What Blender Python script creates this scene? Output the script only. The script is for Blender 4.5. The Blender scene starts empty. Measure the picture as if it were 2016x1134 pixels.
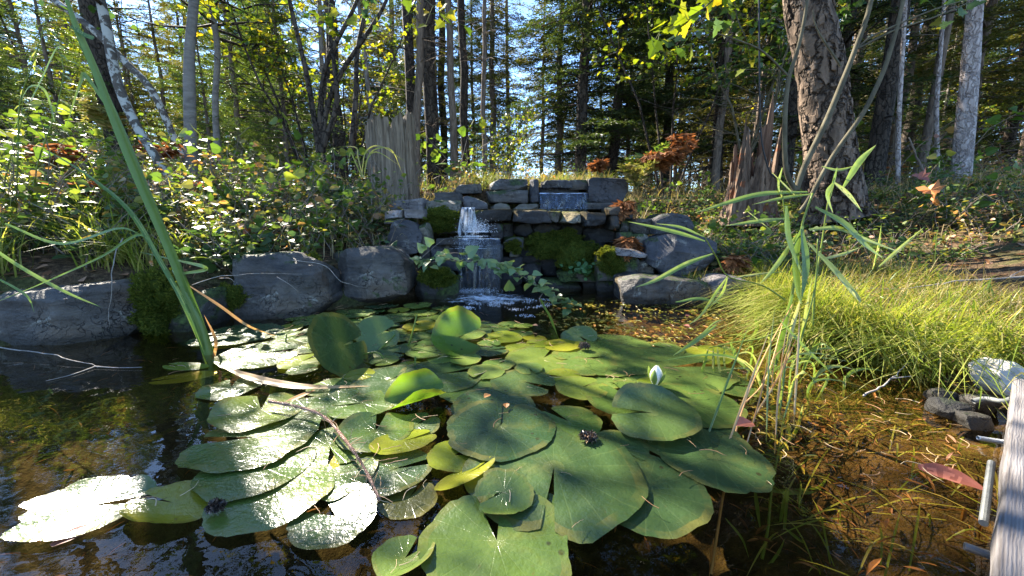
import bpy, math, random
import numpy as np
from mathutils import Vector

# ------------------------------------------------------------------ camera
SC = bpy.context.scene
COL = SC.collection
CAM_H = 0.50                    # lens height above the pond, metres
F = 740.0                       # focal length in photo pixels (2016 wide)
PITCH = math.atan(137.0 / F)
cam = bpy.data.cameras.new("camera")
cam.sensor_width = 36.0
cam.lens = 36.0 * F / 2016.0
cam.clip_start = 0.01
cam.clip_end = 600.0
cam_o = bpy.data.objects.new("camera", cam)
COL.objects.link(cam_o)
cam_o.location = (0, 0, CAM_H)
cam_o.rotation_euler = (math.pi / 2 - PITCH, 0, 0)
SC.camera = cam_o

# ------------------------------------------------------------------ sky, sun, exposure
SUN_EL, SUN_AZ = math.radians(38), math.radians(-45)    # azimuth from +Y, negative = left
W = bpy.data.worlds.new("World")
SC.world = W
W.use_nodes = True
_nt = W.node_tree
_sky = _nt.nodes.new('ShaderNodeTexSky')
_sky.sky_type = 'NISHITA'
_sky.sun_disc = False
_sky.sun_elevation = SUN_EL
_sky.sun_rotation = SUN_AZ
_sky.altitude = 900
_sky.air_density = 1.0
_sky.dust_density = 0.1
_sky.ozone_density = 5.0
_nt.links.new(_sky.outputs[0], _nt.nodes['Background'].inputs[0])
_nt.nodes['Background'].inputs[1].default_value = 0.10
SUN_DIR = Vector((math.sin(SUN_AZ) * math.cos(SUN_EL), math.cos(SUN_AZ) * math.cos(SUN_EL), math.sin(SUN_EL)))
_sl = bpy.data.lights.new("sun", 'SUN')
_sl.energy = 5.0
_sl.angle = math.radians(0.53)
_sl.color = (1.0, 0.92, 0.78)
_so = bpy.data.objects.new("sun", _sl)
COL.objects.link(_so)
_so.rotation_euler = (-SUN_DIR).to_track_quat('-Z', 'Y').to_euler()
_so.location = (-6, 6, 8)
SC.view_settings.view_transform = 'Standard'
SC.view_settings.look = 'None'
SC.view_settings.exposure = 2.55
SC.view_settings.gamma = 1.0
SC.view_settings.use_curve_mapping = False
SC.render.engine = 'CYCLES'
SC.cycles.max_bounces = 8
SC.cycles.diffuse_bounces = 4
SC.cycles.glossy_bounces = 3
SC.cycles.transmission_bounces = 4
SC.cycles.transparent_max_bounces = 10
SC.cycles.sample_clamp_indirect = 6.0
SC.cycles.caustics_reflective = False
SC.cycles.caustics_refractive = False
SC.cycles.use_denoising = True

# ------------------------------------------------------------------ placing by the photo
_s, _c = math.sin(PITCH), math.cos(PITCH)


def ray(px, py):
    dx, u = (px - 1008.0) / F, -(py - 567.0) / F
    return np.array([dx, _c + u * _s, -_s + u * _c])


def on_z(px, py, z=0.0):
    d = ray(px, py)
    return np.array([0, 0, CAM_H]) + d * ((z - CAM_H) / d[2])


def at_y(px, py, Y):
    d = ray(px, py)
    return np.array([0, 0, CAM_H]) + d * (Y / d[1])


# ------------------------------------------------------------------ numeric helpers
def hash01(ix, iy, iz, seed):
    h = (ix.astype(np.int64) * 374761393 + iy.astype(np.int64) * 668265263 + iz.astype(np.int64) * 2147483647 + seed * 1274126177) & 0xffffffff
    h = ((h ^ (h >> 13)) * 1274126177) & 0xffffffff
    h = ((h ^ (h >> 16)) * 2246822519) & 0xffffffff
    return ((h ^ (h >> 15)) & 0xffffff) / float(0xffffff)


def vnoise(P, freq, seed=0):
    """value noise in -1..1"""
    Q = np.asarray(P, float) * freq
    I = np.floor(Q)
    f = Q - I
    f = f * f * (3 - 2 * f)
    I = I.astype(np.int64)
    r = 0
    for a in (0, 1):
        for b in (0, 1):
            for c in (0, 1):
                w = (f[:, 0] if a else 1 - f[:, 0]) * (f[:, 1] if b else 1 - f[:, 1]) * (f[:, 2] if c else 1 - f[:, 2])
                r = r + w * hash01(I[:, 0] + a, I[:, 1] + b, I[:, 2] + c, seed)
    return r * 2 - 1


def fbm(P, freq, seed=0, octs=3):
    r, a = 0, 1.0
    for k in range(octs):
        r = r + a * vnoise(P, freq * 2 ** k, seed + k * 17)
        a *= 0.5
    return r / 1.75


def nrm(v):
    v = np.asarray(v, float)
    return v / (np.linalg.norm(v, axis=-1, keepdims=True) + 1e-12)


class MB:
    """collects vertices and faces (tris and quads) with one random value for each face"""

    def __init__(self):
        self.V, self.T, self.Q, self.rt, self.rq, self.n = [], [], [], [], [], 0

    def add(self, V, faces, rnd=0.5):
        V = np.asarray(V, float).reshape(-1, 3)
        faces = np.asarray(faces, int)
        if faces.size:
            r = np.broadcast_to(np.asarray(rnd, float), (len(faces),))
            (self.T if faces.shape[1] == 3 else self.Q).append(faces + self.n)
            (self.rt if faces.shape[1] == 3 else self.rq).append(r)
        self.V.append(V)
        self.n += len(V)
        return self

    def more(self, faces, off, rnd=0.5):
        """faces on vertices that are already in, counted from off"""
        faces = np.asarray(faces, int)
        r = np.broadcast_to(np.asarray(rnd, float), (len(faces),))
        (self.T if faces.shape[1] == 3 else self.Q).append(faces + off)
        (self.rt if faces.shape[1] == 3 else self.rq).append(r)

    def mesh(self, name, mat, smooth=False, sharp=None, origin=None):
        V = np.concatenate(self.V)
        if origin is not None:
            V = V - np.asarray(origin, float)
        T = np.concatenate(self.T) if self.T else np.zeros((0, 3), int)
        Q = np.concatenate(self.Q) if self.Q else np.zeros((0, 4), int)
        rr = np.concatenate([np.concatenate(self.rt) if self.rt else np.zeros(0), np.concatenate(self.rq) if self.rq else np.zeros(0)])
        me = bpy.data.meshes.new(name)
        me.vertices.add(len(V))
        me.vertices.foreach_set("co", V.astype(np.float32).ravel())
        nl = T.size + Q.size
        me.loops.add(nl)
        me.loops.foreach_set("vertex_index", np.concatenate([T.ravel(), Q.ravel()]).astype(np.int32))
        nf = len(T) + len(Q)
        me.polygons.add(nf)
        starts = np.concatenate([np.arange(len(T)) * 3, T.size + np.arange(len(Q)) * 4]).astype(np.int32)
        me.polygons.foreach_set("loop_start", starts)
        me.polygons.foreach_set("use_smooth", np.full(nf, bool(smooth)))
        a = me.attributes.new("rnd", 'FLOAT', 'FACE')
        a.data.foreach_set("value", rr.astype(np.float32))
        if mat is not None:
            me.materials.append(mat)
        me.update(calc_edges=True)
        if sharp is not None:
            me.set_sharp_from_angle(angle=math.radians(sharp))
        return me


def link(name, data, parent=None, loc=None):
    o = bpy.data.objects.new(name, data)
    COL.objects.link(o)
    if parent is not None:
        o.parent = parent
    if loc is not None:
        o.location = Vector([float(v) for v in loc])
    return o


def tag(o, label=None, cat=None, group=None, kind=None):
    if label: o['label'] = label
    if cat: o['category'] = cat
    if group: o['group'] = group
    if kind: o['kind'] = kind
    return o


def single(name, mb, mat, label, cat, group=None, kind=None, smooth=False, sharp=None, origin=None):
    """one mesh, one thing, its origin at its base"""
    V = np.concatenate(mb.V)
    if origin is None:
        origin = (V[:, 0].mean(), V[:, 1].mean(), V[:, 2].min())
    return tag(link(name, mb.mesh(name, mat, smooth, sharp, origin), None, origin), label, cat, group, kind)


def thing(name, label, cat, loc=(0, 0, 0), group=None, rz=0.0):
    o = link(name, None, None, loc)
    o.rotation_euler = (0, 0, rz)
    o.empty_display_size = 0.05
    return tag(o, label, cat, group)


def part(name, mb, mat, parent, smooth=False, sharp=None, kind=None, label=None, local=False):
    """a child mesh; coordinates are world ones (the parent carries only a location) unless local"""
    org = None if local else tuple(parent.location)
    return tag(link(name, mb.mesh(name, mat, smooth, sharp, org), parent), label, None, None, kind)


def tube(mb, path, rad, sides=6, rnd=0.5, cap=True):
    P = np.asarray(path, float)
    n = len(P)
    r = np.broadcast_to(np.asarray(rad, float), (n,))
    t = np.gradient(P, axis=0)
    t = nrm(t)
    ref = np.array([0.0, 0, 1]) if abs(t[:, 2]).mean() < 0.75 else np.array([1.0, 0, 0])
    a = nrm(np.cross(t, ref))
    b = np.cross(t, a)
    th = np.arange(sides) * 2 * math.pi / sides
    V = P[:, None, :] + r[:, None, None] * (np.cos(th)[None, :, None] * a[:, None, :] + np.sin(th)[None, :, None] * b[:, None, :])
    i = np.arange(n - 1)[:, None] * sides
    j = np.arange(sides)[None, :]
    jn = (j + 1) % sides
    Fq = np.stack([i + j, i + jn, i + sides + jn, i + sides + j], -1).reshape(-1, 4)
    off = mb.n
    mb.add(V.reshape(-1, 3), Fq, rnd)
    if cap and sides >= 4:
        e = np.array([[off + (n - 1) * sides, off + (n - 1) * sides + k, off + (n - 1) * sides + k + 1] for k in range(1, sides - 1)])
        mb.more(e - off, off, rnd)
    return mb


def curve(pts, n):
    """a smooth run of n points through pts (Catmull-Rom)"""
    P = np.asarray(pts, float)
    if len(P) == 2:
        return P[0] + (P[1] - P[0]) * np.linspace(0, 1, n)[:, None]
    E = np.vstack([2 * P[0] - P[1], P, 2 * P[-1] - P[-2]])
    out = []
    for s in np.linspace(0, len(P) - 1 - 1e-9, n):
        k = int(s); f = s - k
        p0, p1, p2, p3 = E[k:k + 4]
        out.append(0.5 * ((2 * p1) + (p2 - p0) * f + (2 * p0 - 5 * p1 + 4 * p2 - p3) * f * f + (3 * p1 - p0 - 3 * p2 + p3) * f ** 3))
    return np.array(out)


def blade(mb, path, width, up=(0, -1, 0.3), fold=0.25, rnd=0.5, tip=True, base=0.6, twist=0.0):
    """a grass or reed leaf: a strip with a keel, broad in the middle, pointed at its end"""
    P = np.asarray(path, float)
    n = len(P)
    t = nrm(np.gradient(P, axis=0))
    up = np.asarray(up, float)
    s = nrm(np.cross(t, up))
    nn = np.cross(s, t)
    if twist:
        a = np.linspace(0, twist, n)[:, None]
        s, nn = s * np.cos(a) + nn * np.sin(a), nn * np.cos(a) - s * np.sin(a)
    k = np.linspace(0, 1, n)
    w = np.minimum(base + (1 - base) * np.minimum(k / 0.3, 1), np.clip((1 - k) / 0.45, 0, 1) ** 0.8 if tip else 1)
    w = (w * width / 2)[:, None] * .86
    cols = (-1, -.68, -.36, 0, .36, .68, 1)
    V = np.stack([P + s * w * c + nn * w * fold * (abs(c) + (.10 if j % 2 else 0)) for j, c in enumerate(cols)], 1).reshape(-1, 3)
    i = np.arange(n - 1)[:, None] * 7
    Fq = np.concatenate([np.concatenate([i + j, i + j + 1, i + j + 8, i + j + 7], 1) for j in range(6)])
    hs = int(abs(P[0, 0] * 7919 + P[-1, 2] * 104729) * 1000) % 100000
    rs = np.random.RandomState(hs)
    rr = rnd + np.repeat(rs.uniform(-.10, .10, 6), n - 1) + np.tile(.30 * k[1:] ** 5 + .05 * rs.normal(size=n - 1), 6)
    return mb.add(V, Fq, np.clip(rr, 0, .99))


LEAF_V = np.array([[0, 0, 0], [.30, .30, .05], [.34, .55, .06], [.2, .8, .02], [0, 1, -.06], [-.2, .8, .02], [-.34, .55, .06], [-.30, .30, .05], [0, .3, 0], [0, .6, 0]])
LEAF_T = np.array([[0, 1, 8], [0, 8, 7], [1, 2, 9], [1, 9, 8], [8, 9, 6], [8, 6, 7], [2, 3, 4], [2, 4, 9], [9, 4, 5], [9, 5, 6]])
HEART_V = np.array([[0, 0, 0], [.32, -.04, .05], [.47, .2, .07], [.36, .5, .05], [0, 1, -.07], [-.36, .5, .05], [-.47, .2, .07], [-.32, -.04, .05], [0, .25, 0], [0, .6, 0]])
DIAM_V = np.array([[0, 0, 0], [.3, .45, .05], [0, 1, -.05], [-.3, .45, .05]])
DIAM_T = np.array([[0, 1, 2], [0, 2, 3]])
# a lobed maple-like leaf
_mp = [(0, 0), (.16, .02), (.42, -.05), (.36, .15), (.62, .38), (.38, .42), (.34, .56), (.2, .6), (.22, .78), (0, 1.05), (-.22, .78), (-.2, .6), (-.34, .56), (-.38, .42), (-.62, .38), (-.36, .15), (-.42, -.05), (-.16, .02)]
MAPLE_V = np.array([[x, y, 0.12 * abs(x) - .05 * y * y] for x, y in _mp] + [[0, .38, 0]])
MAPLE_T = np.array([[k, (k + 1) % 18, 18] for k in range(18)])


def scatter(mb, TV, TF, pos, ydir, zdir, size, rnd, wide=1.0):
    """many copies of a small leaf: y runs along ydir, the upper side looks to zdir"""
    pos = np.asarray(pos, float).reshape(-1, 3)
    N = len(pos)
    if N == 0:
        return mb
    y = nrm(np.broadcast_to(ydir, (N, 3)))
    z = np.broadcast_to(zdir, (N, 3))
    x = nrm(np.cross(y, z))
    z = np.cross(x, y)
    s = np.broadcast_to(np.asarray(size, float), (N,))[:, None, None]
    V = pos[:, None, :] + s * (TV[None, :, 0:1] * wide * x[:, None, :] + TV[None, :, 1:2] * y[:, None, :] + TV[None, :, 2:3] * z[:, None, :])
    k = len(TV)
    Fs = (np.arange(N)[:, None, None] * k + TF[None]).reshape(-1, TF.shape[1])
    r = np.repeat(np.broadcast_to(np.asarray(rnd, float), (N,)), len(TF))
    return mb.add(V.reshape(-1, 3), Fs, r)


def children(o):
    return [c for c in bpy.data.objects if c.parent == o]


_KIDS = {}


def copy_tree(o, loc, rz=0.0, scale=1.0, label=None, group=None, tilt=(0, 0)):
    """a copy of a thing with copies of its parts; the meshes are shared"""
    if o.name not in _KIDS:
        _KIDS[o.name] = [(c, list(children(c))) for c in children(o)]
    r = o.copy()
    COL.objects.link(r)
    r.location = Vector([float(v) for v in loc])
    r.rotation_euler = (tilt[0], tilt[1], rz)
    r.scale = (scale, scale, scale) if not isinstance(scale, tuple) else scale
    if label: r['label'] = label
    if group: r['group'] = group
    for c, gs in _KIDS[o.name]:
        d = c.copy(); COL.objects.link(d); d.parent = r
        for g in gs:
            e = g.copy(); COL.objects.link(e); e.parent = d
    return r


# ------------------------------------------------------------------ materials
class NT:
    def __init__(self, name):
        self.m = bpy.data.materials.new(name)
        self.m.use_nodes = True
        self.t = self.m.node_tree
        self.t.nodes.clear()
        self.out = self.n('ShaderNodeOutputMaterial')

    def n(self, kind, **kw):
        nd = self.t.nodes.new(kind)
        for k, v in kw.items():
            setattr(nd, k, v)
        return nd

    def l(self, a, b):
        self.t.links.new(a, b)

    def set(self, nd, **kw):
        for k, v in kw.items():
            nd.inputs[k.replace('_', ' ')].default_value = v
        return nd

    def coord(self, kind='Object', scale=(1, 1, 1)):
        tc = self.n('ShaderNodeTexCoord')
        mp = self.n('ShaderNodeMapping')
        mp.inputs['Scale'].default_value = scale
        self.l(tc.outputs[kind], mp.inputs['Vector'])
        return mp.outputs[0]

    def noise(self, vec, scale, detail=4, rough=0.55, dist=0.0):
        nd = self.n('ShaderNodeTexNoise')
        nd.inputs['Scale'].default_value = scale
        nd.inputs['Detail'].default_value = detail
        nd.inputs['Roughness'].default_value = rough
        nd.inputs['Distortion'].default_value = dist
        if vec is not None:
            self.l(vec, nd.inputs['Vector'])
        return nd.outputs[0]

    def ramp(self, fac, stops, interp='LINEAR'):
        nd = self.n('ShaderNodeValToRGB')
        nd.color_ramp.interpolation = interp
        e = nd.color_ramp.elements
        while len(e) < len(stops):
            e.new(0.5)
        for k, (p, c) in enumerate(stops):
            e[k].position = p
            e[k].color = (*c, 1) if len(c) == 3 else c
        self.l(fac, nd.inputs[0])
        return nd.outputs[0]

    def mix(self, fac, a, b, blend='MIX'):
        nd = self.n('ShaderNodeMix', data_type='RGBA', blend_type=blend)
        for sock, v in ((nd.inputs[0], fac), (nd.inputs[6], a), (nd.inputs[7], b)):
            if hasattr(v, 'is_linked'):
                self.l(v, sock)
            else:
                sock.default_value = (*v, 1) if isinstance(v, tuple) and len(v) == 3 else v
        return nd.outputs[2]

    def math(self, op, a, b=0.0, c=None):
        nd = self.n('ShaderNodeMath', operation=op)
        for sock, v in zip(nd.inputs, (a, b) if c is None else (a, b, c)):
            if hasattr(v, 'is_linked'):
                self.l(v, sock)
            else:
                sock.default_value = v
        return nd.outputs[0]

    def bump(self, h, strength=0.5, dist=0.01):
        nd = self.n('ShaderNodeBump')
        nd.inputs['Strength'].default_value = strength
        nd.inputs['Distance'].default_value = dist
        self.l(h, nd.inputs['Height'])
        return nd.outputs[0]

    def bsdf(self, col, rough=0.6, spec=0.5, normal=None):
        nd = self.n('ShaderNodeBsdfPrincipled')
        for sock, v in ((nd.inputs['Base Color'], col), (nd.inputs['Roughness'], rough), (nd.inputs['Specular IOR Level'], spec)):
            if hasattr(v, 'is_linked'):
                self.l(v, sock)
            else:
                sock.default_value = (*v, 1) if isinstance(v, tuple) else v
        if normal is not None:
            self.l(normal, nd.inputs['Normal'])
        return nd

    def done(self, shader):
        self.l(shader, self.out.inputs[0])
        return self.m


def m_leaf(name, stops, trans=0.35, rough=0.45, spec=0.4, tcol=None, objvar=0.25):
    """leaf: colour picked by the leaf's own random value and its plant's, light passes through it"""
    M = NT(name)
    at = M.n('ShaderNodeAttribute', attribute_name='rnd')
    oi = M.n('ShaderNodeObjectInfo')
    f = M.math('FRACT', M.math('ADD', at.outputs['Fac'], M.math('MULTIPLY', oi.outputs['Random'], objvar)))
    col = M.ramp(f, stops)
    b = M.bsdf(col, rough, spec)
    tr = M.n('ShaderNodeBsdfTranslucent')
    tc = M.mix(1.0, col, tcol or (1.25, 1.25, 0.55), 'MULTIPLY')
    M.l(tc, tr.inputs[0])
    mx = M.n('ShaderNodeMixShader')
    mx.inputs[0].default_value = trans
    M.l(b.outputs[0], mx.inputs[1]); M.l(tr.outputs[0], mx.inputs[2])
    return M.done(mx.outputs[0])


def m_rock(name, dark=(.045, .046, .052), light=(.15, .15, .155), lichen=0.5, moss=0.0, brown=0.3, mosscol=(.035, .055, .012), cracks=.75):
    M = NT(name)
    v = M.coord('Object')
    st = M.coord('Object', (3, 3, 14))
    n1 = M.noise(v, 5, 8, 0.62)
    n2 = M.noise(st, 2.2, 5, 0.6, 0.4)
    base = M.ramp(M.math('ADD', M.math('MULTIPLY', n1, 0.6), M.math('MULTIPLY', n2, 0.4)), [(0.36, dark), (0.62, light)])
    br = M.ramp(M.noise(v, 3.1, 5, 0.6), [(0.48, (0, 0, 0)), (0.66, (1, 1, 1))])
    base = M.mix(M.math('MULTIPLY', br, brown), base, (.10, .066, .038))
    li = M.ramp(M.noise(v, 8.0, 7, 0.7, 0.6), [(0.60, (0, 0, 0)), (0.66, (1, 1, 1))])
    base = M.mix(M.math('MULTIPLY', li, lichen), base, (.30, .30, .27))
    if moss:
        g = M.n('ShaderNodeNewGeometry')
        sx = M.n('ShaderNodeSeparateXYZ'); M.l(g.outputs['Normal'], sx.inputs[0])
        mf = M.math('ADD', M.math('MULTIPLY', sx.outputs[2], 0.16), M.noise(v, 4.5, 6, 0.65))
        mm = M.ramp(mf, [(0.70 - 0.25 * moss, (0, 0, 0)), (0.76 - 0.25 * moss, (1, 1, 1))])
        mc = M.ramp(M.noise(v, 60, 3), [(0.35, tuple(0.5 * x for x in mosscol)), (0.7, tuple(1.7 * x for x in mosscol))])
        base = M.mix(mm, base, mc)
    # wet, silted band at the waterline
    gp = M.n('ShaderNodeNewGeometry'); sp = M.n('ShaderNodeSeparateXYZ'); M.l(gp.outputs['Position'], sp.inputs[0])
    wb = M.ramp(M.math('ADD', sp.outputs[2], M.math('MULTIPLY', M.noise(v, 11, 4), .05)), [(.045, (1, 1, 1)), (.075, (0, 0, 0))])
    base = M.mix(M.math('MULTIPLY', wb, .8), base, (.018, .015, .010))
    big = M.ramp(M.noise(v, 2.0, 3, .5), [(.38, (.72, .70, .68)), (.62, (1.3, 1.24, 1.14))])
    base = M.mix(1.0, base, big, 'MULTIPLY')
    # open joints and cracks
    vo = M.n('ShaderNodeTexVoronoi', feature='DISTANCE_TO_EDGE'); vo.inputs['Scale'].default_value = 5.5
    wv = M.n('ShaderNodeVectorMath', operation='ADD'); M.l(M.coord('Object', (1, 1, 1.9)), wv.inputs[0])
    wn = M.n('ShaderNodeTexNoise'); wn.inputs['Scale'].default_value = 7; wn.inputs['Detail'].default_value = 4; M.l(v, wn.inputs['Vector'])
    M.l(wn.outputs['Color'], wv.inputs[1]); M.l(wv.outputs[0], vo.inputs['Vector'])
    ck = M.ramp(vo.outputs['Distance'], [(0.0, (1, 1, 1)), (0.03, (0, 0, 0))])
    ck = M.math('MULTIPLY', ck, M.ramp(M.noise(v, 4, 3), [(.45, (0, 0, 0)), (.55, (1, 1, 1))]))
    base = M.mix(M.math('MULTIPLY', ck, cracks), base, (.012, .011, .010))
    h = M.math('ADD', M.math('MULTIPLY', n2, 0.6), M.math('ADD', M.noise(v, 26, 6, 0.7), M.math('MULTIPLY', M.noise(v, 9, 4), 0.9)))
    h = M.math('SUBTRACT', h, M.math('MULTIPLY', ck, cracks))
    return M.done(M.bsdf(base, M.ramp(n1, [(0.3, (.5, .5, .5)), (0.7, (.85, .85, .85))]), 0.4, M.bump(h, 0.9, 0.018)).outputs[0])


def m_bark(name, c1, c2, scale=18, stretch=0.22, bump=0.7, patch=None, rough=0.9, plates=0, pk=.85):
    M = NT(name)
    v = M.coord('Object', (1, 1, stretch))
    w = M.noise(v, scale, 6, 0.65, 0.8)
    col = M.ramp(w, [(0.36, c1), (0.64, c2)])
    big = M.noise(M.coord('Object'), 3.0, 3)
    col = M.mix(M.math('MULTIPLY', M.ramp(big, [(0.4, (0, 0, 0)), (0.6, (1, 1, 1))]), 0.4), col, tuple(0.6 * a + 0.4 * b for a, b in zip(c1, c2)))
    if patch:
        pm = M.ramp(M.noise(M.coord('Object'), patch[1], 5, 0.6, 0.4), [(patch[2], (0, 0, 0)), (patch[2] + .05, (1, 1, 1))])
        col = M.mix(pm, col, patch[0])
    if plates:
        vo = M.n('ShaderNodeTexVoronoi', feature='DISTANCE_TO_EDGE'); vo.inputs['Scale'].default_value = plates
        wv = M.n('ShaderNodeVectorMath', operation='ADD'); M.l(M.coord('Object', (1, 1, .42)), wv.inputs[0])
        wn = M.n('ShaderNodeTexNoise'); wn.inputs['Scale'].default_value = 14; wn.inputs['Detail'].default_value = 3; M.l(M.coord('Object'), wn.inputs['Vector'])
        sc_ = M.n('ShaderNodeVectorMath', operation='SCALE'); sc_.inputs['Scale'].default_value = .10; M.l(wn.outputs['Color'], sc_.inputs[0])
        M.l(sc_.outputs[0], wv.inputs[1]); M.l(wv.outputs[0], vo.inputs['Vector'])
        ck = M.ramp(vo.outputs['Distance'], [(0.0, (1, 1, 1)), (0.12, (0, 0, 0))])
        col = M.mix(M.math('MULTIPLY', ck, pk), col, tuple(.3 * x for x in c1))
        w = M.math('SUBTRACT', w, M.math('MULTIPLY', ck, 1.2))
    return M.done(M.bsdf(col, rough, 0.2, M.bump(w, bump, 0.02)).outputs[0])


def m_plain(name, c1, c2=None, scale=20, rough=0.7, spec=0.3, bump=0.2):
    M = NT(name)
    n = M.noise(M.coord('Object'), scale, 5, 0.6)
    col = M.ramp(n, [(0.35, c1), (0.65, c2 or c1)])
    return M.done(M.bsdf(col, rough, spec, M.bump(n, bump, 0.004)).outputs[0])

# ------------------------------------------------------------------ the lie of the land
POND = np.array([(-4.6, 0.9), (-3.0, 1.16), (-1.97, 1.40), (-1.5, 1.76), (-1.0, 1.98), (-0.64, 2.28), (-0.36, 2.34), (-0.36, 2.74),
                 (0.40, 2.80), (0.80, 2.74), (0.82, 2.34), (1.30, 2.20), (1.22, 1.75), (1.10, 1.42), (1.26, 1.26), (1.27, 0.98),
                 (1.07, 0.74), (0.80, 0.36), (0.86, -0.5), (0.3, -1.6), (-1.6, -2.0), (-4.2, -1.6), (-5.4, -0.3)])


def pond_sd(X, Y):
    """signed distance to the pond's edge, positive on land"""
    p = np.stack([X, Y], -1)
    best = np.full(X.shape, 1e9)
    inside = np.zeros(X.shape, bool)
    n = len(POND)
    for i in range(n):
        a, b = POND[i], POND[(i + 1) % n]
        e = b - a
        w = p - a
        t = np.clip((w @ e) / (e @ e), 0, 1)
        d = w - t[..., None] * e
        best = np.minimum(best, (d ** 2).sum(-1))
        cond = (a[1] > Y) != (b[1] > Y)
        xx = (b[0] - a[0]) * (Y - a[1]) / (b[1] - a[1] + 1e-12) + a[0]
        inside ^= cond & (X < xx)
    d = np.sqrt(best)
    return np.where(inside, -d, d)


def sstep(x, a, b):
    t = np.clip((x - a) / (b - a), 0, 1)
    return t * t * (3 - 2 * t)


def ground_z(X, Y):
    X = np.asarray(X, float); Y = np.asarray(Y, float)
    sd = pond_sd(X, Y)
    left = np.interp(sd, [0, .15, .3, .55, 1.2, 2.4, 6, 20, 90], [-.05, .12, .24, .32, .58, .82, 1.0, 1.5, 3.5])
    mid = np.interp(sd, [0, .38, .46, .7, 1.5, 6, 20, 90], [-.25, -.15, .74, .80, .86, 1.0, 1.5, 3.5])
    right = np.interp(sd, [0, .10, .3, .7, 1.1, 1.6, 2.0, 2.8, 6, 20, 90], [-.04, .03, .06, .09, .15, .32, .50, .76, 1.0, 1.5, 3.5])
    back = np.interp(sd, [0, .5, 3, 90], [-.04, .1, .3, 2.0])
    wl = 1 - sstep(X, -.75, -.45)
    wr = sstep(X, .85, 1.15)
    z = left * wl + right * wr + mid * np.clip(1 - wl - wr, 0, 1)
    wb = 1 - sstep(Y, -.6, .5)
    z = z * (1 - wb) + back * wb
    P = np.stack([X.ravel(), Y.ravel(), np.zeros(X.size)], -1)
    nz = (fbm(P, 0.9, 3) * .10 + fbm(P, 5.0, 9) * .022).reshape(X.shape)
    z = z + nz * sstep(sd, 0.05, 1.2) * np.where(sd > 6, 2.0, 1.0)
    depth = np.interp(-sd, [0, .15, .5, 1.2], [.06, .11, .22, .34])
    deep = 1 - 0.45 * sstep(X, 0.25, 0.8)
    return np.where(sd < 0, -depth * deep + nz * .35, z)


def gz(x, y):
    return float(ground_z(np.array([x]), np.array([y]))[0])


# ------------------------------------------------------------------ materials of the setting
def mk_ground():
    M = NT('forest_floor')
    v = M.coord('Object')
    n1 = M.noise(v, 3.0, 6, 0.6)
    n2 = M.noise(v, 45, 5, 0.7)
    n3 = M.noise(v, 160, 3, 0.6)
    col = M.ramp(n2, [(0.34, (.028, .019, .012)), (0.5, (.085, .055, .032)), (0.68, (.19, .125, .07))])
    col = M.mix(M.ramp(n1, [(0.45, (0, 0, 0)), (0.62, (1, 1, 1))]), col, M.ramp(n2, [(0.35, (.03, .032, .012)), (0.65, (.10, .10, .035))]))
    sz = M.n('ShaderNodeSeparateXYZ'); M.l(v, sz.inputs[0])
    wet = M.ramp(M.math('ADD', sz.outputs[2], M.math('MULTIPLY', n1, 0.05)), [(0.0, (1, 1, 1)), (0.06, (0, 0, 0))])
    bed = M.ramp(M.noise(v, 7, 7, 0.7, 0.7), [(0.3, (.018, .012, .007)), (0.48, (.060, .037, .017)), (0.68, (.15, .098, .048))])
    bed = M.mix(M.ramp(n2, [(0.45, (0, 0, 0)), (0.7, (.7, .7, .7))]), bed, (.04, .035, .012))
    # the middle and left of the pool lie under dark silt
    dark = M.ramp(M.math('ADD', sz.outputs[0], M.math('MULTIPLY', n1, 0.4)), [(0.55, (1, 1, 1)), (0.85, (0, 0, 0))])
    bed = M.mix(M.math('MULTIPLY', dark, 0.82), bed, M.ramp(n2, [(0.35, (.008, .008, .005)), (0.7, (.045, .04, .02))]))
    col = M.mix(wet, col, bed)
    h = M.math('ADD', n2, M.math('MULTIPLY', n3, 0.6))
    return M.done(M.bsdf(col, 0.95, 0.1, M.bump(h, 0.8, 0.02)).outputs[0])


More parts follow.
